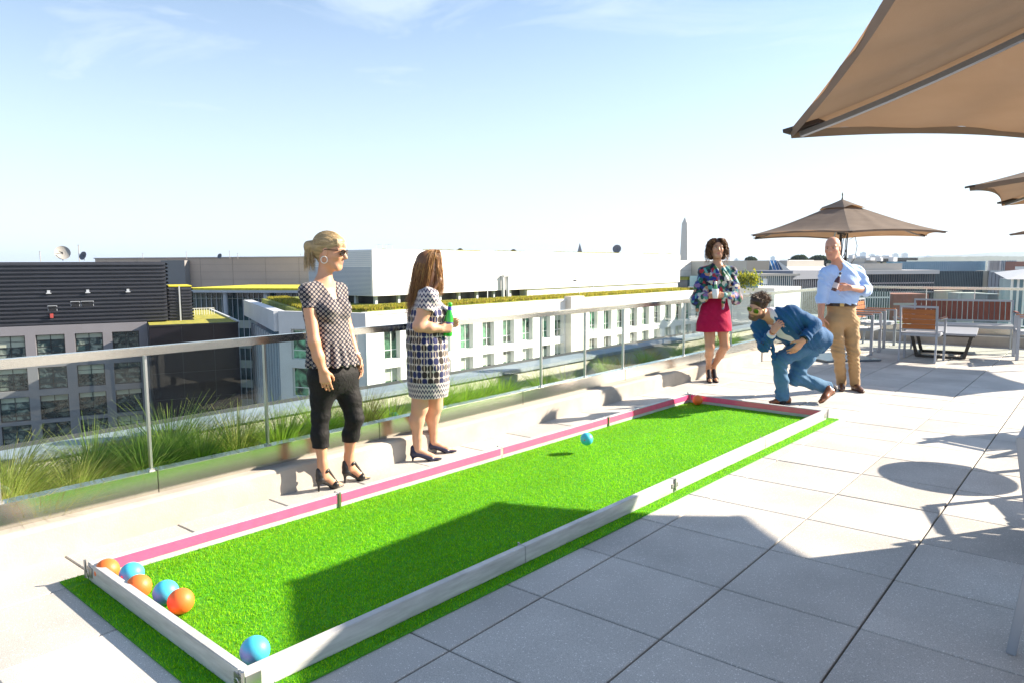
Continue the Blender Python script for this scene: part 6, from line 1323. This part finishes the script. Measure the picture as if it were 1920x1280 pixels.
def mull(e_, Ln, H, n, m_, w=.15, nm='mullions', zt=0, zb=None, y=-.2):
    q = MB()
    for k in range(n+1): x = Ln*k/n; q.box2((x-w/2, y, (H-zb) if zb else 0), (x+w/2, y+.19, H-zt))
    q.build(nm, m_, e_)
m_gT = glassmat('glass_blue', (.02, .05, .08), (.06, .13, .17), .12, .02, .3)
m_gD = glassmat('glass_navy', (.008, .012, .022), (.03, .045, .06), .12, .02, .25)
m_gP = glassmat('glass_pale', (.10, .20, .27), (.22, .35, .42), .10, .02, .3)
# white boxes left of the curly haired woman and right of her
e_, Ln, H = block('white_hall', 1272, 1376, 489, 190, 205, 40, m_white, 'low white hall right behind the obelisk base', top=489)
bands(e_, Ln, H, 1.0, 5, 1.5, .08, mat('hall_joint', (.5, .5, .5), .7)); MB().box2((0, -3, 0), (Ln, -.1, H-5)).build('glass_base', m_gT, e_); MB().box2((0, -3.1, H-5), (Ln, -.1, H-4.2)).build('roof_hedge', m_sedg, e_)
e_, Ln, H = block('white_hall', 1376, 1403, 490, 190, 190, 30, m_whiteg, 'white rooftop volume between the curly hair and the ribbed grey box')
e_, Ln, H = block('ribbed_box', 1400, 1441, 489, 175, 178, 22, mat('ribbed', (.42, .42, .38), .6, var=.05), 'pale grey vertically ribbed rooftop box right of the curly haired woman')
mull(e_, Ln, H, 26, mat('rib_dark', (.3, .3, .29), .6), .12)
e_, Ln, H = block('glass_roof_hall', 1440, 1478, 489.5, 180, 182, 20, m_gT, 'small hall with a sloping bright blue glass roof'); 
mblue = mat('blue_glass', (.01, .10, .28), .08, spec=.8)
q = MB(); q.add([(0, -2.5, H-3.2), (Ln+.8, -2.5, H-3.2), (Ln, -.2, H+.1), (.3, -.2, H+.1), (0, -.1, H-3.2), (Ln+.8, -.1, H-3.2)], [(0, 1, 2, 3), (0, 3, 4), (1, 5, 2), (0, 4, 5, 1)]); q.build('sloping_roof', mblue, e_)
q = MB()
for k in range(7): q.bar((Ln*k/6, -2.56, H-3.2), (.3+(Ln-.3)*k/6, -.26, H+.1), .1, .06)
q.build('glazing_bars', m_frw, e_); bands(e_, Ln, H, 4.2, 3, 1.0, .3, m_frw)
e_, Ln, H = block('white_roof_hall', 1476, 1545, 489, 178, 185, 24, m_conc2, 'low building with a long bright white pitched roof left of the bald man')
q = MB(); q.add([(-.5, -3, H-3.2), (Ln+1.5, -3, H-3.2), (Ln, 3, H+.1), (0, 3, H+.1), (-.5, -.1, H-3.3), (Ln+1.5, -.1, H-3.3)], [(0, 1, 2, 3), (0, 3, 4), (1, 5, 2), (0, 4, 5, 1)]); q.build('pitched_roof', m_white, e_)
bands(e_, Ln, H, 4.0, 1, 1, .9, m_gT); mull(e_, Ln, H, 16, m_frw, .2, zt=3.8, zb=5.2)
# glass office below them with roof terrace
e_, Ln, H = block('glass_office', 1385, 1486, 517.5, 150, 152, 16, m_gT, 'teal glass office with a thin roof slab above the crouching man')
MB().box2((-.5, -1.2, H-.1), (Ln+1, 15, H+.35)).build('roof_slab', m_conc2, e_); mull(e_, Ln, H, 26, m_whiteg, .1); bands(e_, Ln, H, 3.6, 6, 3.6, .35, m_whiteg)
e_, Ln, H = block('navy_office', 1485, 1562, 510, 152, 160, 14, m_gD, 'navy glass office left of the man in the blue shirt')
MB().box2((-.2, -.4, H-1.6), (Ln+1, 13, H+.2)).build('roof_slab', m_bluew, e_); mull(e_, Ln, H-1.6, 20, m_bluew, .12); bands(e_, Ln, H, 4.2, 7, 1.9, .12, m_bluew)
e_, Ln, H = block('white_terrace_block', 1290, 1453, 538, 128, 118, 12, m_white, 'white block with a glass balustrade beyond the left railing', top=536)
MB().box2((0, .6, H), (Ln-3, .7, H+1.9)).build('balustrade', m_gP, e_); q = MB()
for k in range(5):
    q.box((Ln*.45+1.5*k, 2, H+1.0), (.5, .5, .9), k)
q.build('roof_furniture', m_whiteg, e_)
for i, px in enumerate((1392, 1411)): 
    n = 500; c0_ = at(px, 526, 119); pts = np.array(c0_)+r_.normal(0, 1, (n, 3))*[.55, .55, .55]
    blades('roof_shrub', pts, .4, .12, [(.28, .30, .02), (.45, .42, .03), (.12, .18, .02)], 40+i, label=('left' if i == 0 else 'right')+' yellow green shrub of the two on the white terrace block', cat='shrub', group='shrubs on the white terrace block')
# right of the man: dark strip roofs, ribbon window office, curtain walls
e_, Ln, H = block('long_dark_roof', 1612, 1700, 487.5, 420, 430, 60, m_gD, 'far long building with a black roof edge right of the blue shirt'); MB().box2((-2, -6, H-.5), (Ln+2, 60, H+1)).build('roof', m_frm, e_)
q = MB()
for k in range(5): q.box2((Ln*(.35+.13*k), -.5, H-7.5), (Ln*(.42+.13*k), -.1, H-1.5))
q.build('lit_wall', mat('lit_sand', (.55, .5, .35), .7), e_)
e_, Ln, H = block('ribbon_office', 1618, 1752, 513.5, 210, 212, 26, m_gD, 'low office with dark ribbon windows and a pale roof edge behind the bench', top=513)
MB().box2((-2, -1.5, H-.2), (Ln+.5, 26, H+.9)).build('roof_edge', mat('roof_pale', (.55, .53, .52), .6), e_); bands(e_, Ln, H, 2.6, 6, 2.6, .35, mat('band_pale', (.45, .42, .43), .6)); mull(e_, Ln, H, 30, mat('mul_g', (.12, .13, .15), .5), .12)
q = MB(); q.box2((2, 3, H+.9), (Ln-8, 24, H+2.9)).box2((4, 6, H+2.9), (Ln-14, 20, H+4.4)); q.build('roof_plant', m_conc2, e_)
q = MB()
for k in range(16): q.box((r_.uniform(4, Ln-6), r_.uniform(4, 20), H+r_.uniform(3.4, 5.2)), (r_.uniform(.8, 3), 1.5, r_.uniform(.6, 1.4)), r_.uniform(0, 1))
q.build('rooftop_units', m_whiteg, e_)
# blue ribbed building, upper, and dark glass lower
e_, Ln, H = block('blue_ribbed_office', 1692, 1846, 491, 330, 330, 14, m_gP, 'far pale blue office with vertical fins behind the bench', top=490.5); mull(e_, Ln, H, 40, mat('fin_blue', (.24, .36, .46), .5), .7, nm='fins', zb=18); MB().box2((0, -.1, 0), (Ln, -.01, H-16)).build('dark_base', m_gD, e_)
e_, Ln, H = block('dark_glass_office', 1738, 1843, 509, 245, 240, 12, m_gD, 'dark blue glass office beyond the railing right of the bench middle', top=508.5); mull(e_, Ln, H, 34, mat('mul_b', (.05, .1, .13), .5), .14); bands(e_, Ln, H, 6.5, 3, 6.5, .25, m_bluew)
e_, Ln, H = block('pale_stair_tower', 1844, 1853, 508, 240, 240, 4, mat('tower_cream', (.60, .56, .48), .7), 'narrow cream stair tower between two glass offices')
e_, Ln, H = block('striped_office', 1856, 1906, 489.5, 320, 315, 8, m_gP, 'far office with white vertical stripes near the right edge'); mull(e_, Ln*.35, H, 6, m_white, 1.3); mull(e_, Ln, H, 16, m_whiteg, .2)
e_, Ln, H = block('grid_office', 1857, 1905, 508, 235, 232, 6, m_gD, 'glass office with pale blue grid frames at the right edge'); bands(e_, Ln, H, 0, 5, 5.2, .5, m_whiteg, y=-.3); mull(e_, Ln, H, 7, m_bluew, .8)
e_, Ln, H = block('brick_office', 1904, 1960, 491, 300, 300, 6, mat('brick_far', (.30, .12, .08), .8, var=.1), 'far brick building with white window bands at the right edge'); bands(e_, Ln, H, 2, 5, 3.5, 1.2, m_white)
e_, Ln, H = block('glass_pavilion', 1898, 1990, 524, 118, 116, 6, m_gP, 'pale roofed glass pavilion rising right behind the railing at the right edge'); 
q = MB(); q.add([(-1, -1, H), (Ln, -1, H), (Ln, 7, H+1), (-.6, 7, H+1), (3.5, 2, H+1.8), (Ln, 2, H+1.8)], [(0, 1, 5, 4), (0, 4, 3), (4, 5, 2, 3)]); q.build('roof', m_white, e_); mull(e_, Ln, H, 8, m_white, .3)
# lower blocks seen through the back railing
e_, Ln, H = block('teal_lower_office', 1560, 1668, 548, 150, 150, 10, m_glassT, 'teal office with thin white floor lines seen through the back railing'); bands(e_, Ln, H, 1, 10, 2.4, .3, m_frw); mull(e_, Ln, H, 24, m_whiteg, .1)
e_, Ln, H = block('brick_lower_block', 1676, 1742, 552, 165, 165, 8, mat('brick_red', (.28, .10, .07), .8, var=.2, vscale=.3), 'red brown block with pale bands seen through the back railing'); bands(e_, Ln, H, 2, 9, 3, .5, m_conc2)
for i, (x0, x1, y, d, c, lb) in enumerate(((1745, 1800, 546, 230, (.55, .5, .42), 'cream low block seen through the railing above the bench'), (1800, 1850, 550, 220, (.5, .52, .5), 'grey white low block seen through the railing above the bench'), (1853, 1885, 552, 200, (.2, .24, .27), 'blue grey low block seen through the railing at right'))):
    e_, Ln, H = block('low_block', x0, x1, y, d, d, 6, mat('lowb%d' % i, c, .7, var=.15, vscale=.2), lb); bands(e_, Ln, H, 2.5, 5, 4, 1.6, m_gD); mull(e_, Ln, H, 9, mat('lowm%d' % i, tuple(k*.9 for k in c), .7), 1.3)
# obelisk
ob = empty('stone_obelisk', at(1282.5, 497, 1450)*1.0, label='tall pale stone obelisk far away on the horizon', cat='obelisk'); ob.location.z = GRD; ob.rotation_euler.z = .35
m_ob = mat('obelisk_stone', (.52, .47, .40), .8, var=.04, vscale=.02)
s0, s1, hb = 17.5, 10.6, 118.0
hh0 = s0/2; hh1 = s1/2
q = MB(); vs = [(-hh0, -hh0, 0), (hh0, -hh0, 0), (hh0, hh0, 0), (-hh0, hh0, 0), (-hh1, -hh1, hb), (hh1, -hh1, hb), (hh1, hh1, hb), (-hh1, hh1, hb), (0, 0, hb+13)]
q.add(vs, [(0, 1, 5, 4), (1, 2, 6, 5), (2, 3, 7, 6), (3, 0, 4, 7)]); q.build('shaft', m_ob, ob)
q = MB(); q.add([vs[i] for i in (4, 5, 6, 7, 8)], [(0, 1, 4), (1, 2, 4), (2, 3, 4), (3, 0, 4)]); q.build('pyramidion', m_ob, ob)
# distant skyline towers and wooded hills
m_tow = [mat('tower_a', (.42, .46, .5), .6), mat('tower_b', (.5, .5, .48), .6), mat('tower_c', (.34, .42, .5), .5)]
towers = [(1598, 1607, 478.5, 0), (1617, 1624, 474, 2), (1633, 1641, 477.5, 1), (1645, 1649, 480, 2), (1650, 1655, 482, 0), (1656, 1661, 480, 1), (1677, 1685, 476.5, 1), (1695, 1703, 475.5, 1), (1737, 1747, 481, 0), (1380, 1384, 486, 0), (1448, 1453, 482, 2), (1486, 1492, 481.5, 1), (1506, 1520, 484.5, 2), (1530, 1545, 486, 1)]
side = ['pale skyline tower %s' % s for s in ('just right of the bald head', 'with the tallest tapered top', 'third from the bald head, broad', 'narrow, left of a low pair', 'low and wide between two narrow ones', 'narrow, right of a low pair', 'standing alone with a twin to its right', 'standing alone with a twin to its left', 'low and wide over the wooded ridge', 'small, right of the curly hair', 'above the ribbed rooftop box', 'above the white pitched roof', 'low, above the white pitched roof', 'low, left of the bald head')]
for (x0, x1, y, k), lb in zip(towers, side):
    p, q_ = at(x0, y, 4300), at(x1, y, 4300); e_, Ln = slab('skyline_tower', p, q_, 30, GRD, p.z, m_tow[k], lb, 'tower'); e_['group'] = 'hazy towers on the skyline'
    H = p.z-GRD; bands(e_, Ln, H, 5, 12, 8, 2.5, m_tow[2]); MB().box2((Ln*.3, 3, H), (Ln*.7, 20, H+5)).build('roof_box', m_tow[1], e_)
def hills(name, d, prof, m_, dep, seed):
    r = np.random.default_rng(seed); q = MB(); xs_ = np.arange(-1500, 3600, 4); top = []
    for x in xs_:
        y = np.interp(x, [a for a, b_ in prof], [b_ for a, b_ in prof]); top.append(y+.5*math.sin(x*.021+seed)+.35*math.sin(x*.067)+r.normal(0, .30))
    def P_(x, y, dd):         # angle across, height from the profile
        t_ = (x-960)/F_PX; b0_ = FW*dd+RT*(t_*dd); z = CAM_H+(497-y)/F_PX*dd; return (b0_.x, b0_.y, z)
    vs = []
    for x, y in zip(xs_, top): vs += [(*P_(x, 0, d-dep*1.2)[:2], GRD-1), P_(x, y+.8, d), P_(x, y, d+dep), (*P_(x, 0, d+dep*3)[:2], GRD-1)]
    n = len(xs_); q.add(vs, [(4*i+j, 4*i+j+4, 4*i+j+5, 4*i+j+1) for i in range(n-1) for j in range(3)]); q.build(name, m_, smooth=True, kind='structure')
m_wood_h = mat('wooded_hill', (.02, .035, .02), .95, col2=(.05, .07, .035), vscale=.02, bump=1, bscale=.05)
hills('hills', 6500, [(-1500, 494), (600, 494), (1270, 493), (1400, 491.5), (1600, 487), (1700, 485), (1800, 482), (1900, 478), (2100, 476), (3600, 478)], m_wood_h, 500, 3)
hills('wooded_ridge', 2600, [(-1500, 497), (1200, 496.5), (1500, 493), (1650, 489.5), (1750, 487), (1850, 486), (2000, 485), (3600, 486)], m_wood_h, 200, 5)
# dark tree crowns peeping over the white halls
for i, (px, py, s_) in enumerate(((1408, 491, 3.2), (1496, 489, 3.4), (1502, 488.5, 3.4), (1529, 489, 3), (1537, 489, 3.4), (1546, 489.5, 3))):
    c0_ = np.array(at(px, py, 420)); n = 1500; v = r_.normal(0, 1, (n, 3)); v /= np.linalg.norm(v, axis=1)[:, None]; v *= (r_.random((n, 1))**.4)*s_*[[1.1, 1.1, .8]]
    tr_ = empty('roof_tree', Vector(c0_)+UP*(GRD-c0_[2]), label='dark tree crown over the white roofs, number %s from the left' % ('first', 'second', 'third', 'fourth', 'fifth', 'sixth')[i], cat='tree', group='dark trees over the white roofs')
    o = blades('crown', c0_+v, .9, .45, [(.03, .05, .02), (.05, .08, .03), (.02, .035, .015)], 60+i, tr_); o.matrix_parent_inverse = Matrix.Translation(-tr_.location)
    MB().tube([(0, 0, 0), (0, 0, c0_[2]-GRD-1)], [.5, .3], 7).build('trunk', mat('bark', (.06, .045, .03), .9), tr_)
# mid-ground sprinkle of ordinary roofs between the near blocks and the hills
wname = ['concrete', 'blue grey', 'brown', 'white']; cells = {}
for i in range(44):
    d = r_.uniform(500, 2300); a = 1250+900*(i+.5)/44; b0_ = FW*d+RT*((a-960)/F_PX*d); hgt_ = r_.uniform(8, 30); w_ = r_.uniform(18, 60)
    e_ = empty('city_block', (b0_.x, b0_.y, GRD), YAW+r_.uniform(-.3, .3), label='%s %s city block, %s of the far blocks counted from the left' % ('tall' if hgt_ > 19 else 'low', wname[i % 4], ORD[i]), cat='building', group='city blocks in the middle distance')
    MB().box((0, 0, hgt_/2), (w_, w_*.6, hgt_)).build('wall', [m_conc2, m_whiteg, m_brown, m_white][i % 4], e_); q = MB()
    for k in range(int(hgt_/4)): q.box2((-w_/2, -w_*.3-.2, 2+4*k), (w_/2, -w_*.3-.01, 3.8+4*k))
    q.build('window_bands', m_gD, e_)
# ---- city haze
hz = MB(); hz.box2((-8000, -6000, GRD-1.5), (8000, 9000, 112)); hzo = hz.build('haze', mat('haze_air', (1, 1, 1)), kind='stuff')
t = MATS['haze_air'].node_tree; t.nodes.clear(); o_ = t.nodes.new('ShaderNodeOutputMaterial'); pv = t.nodes.new('ShaderNodeVolumePrincipled'); pv.inputs['Color'].default_value = (.62, .78, 1, 1); pv.inputs['Density'].default_value = .8e-4; pv.inputs['Anisotropy'].default_value = .3
t.links.new(pv.outputs[0], o_.inputs['Volume'])
print('objects', len(COL.objects))
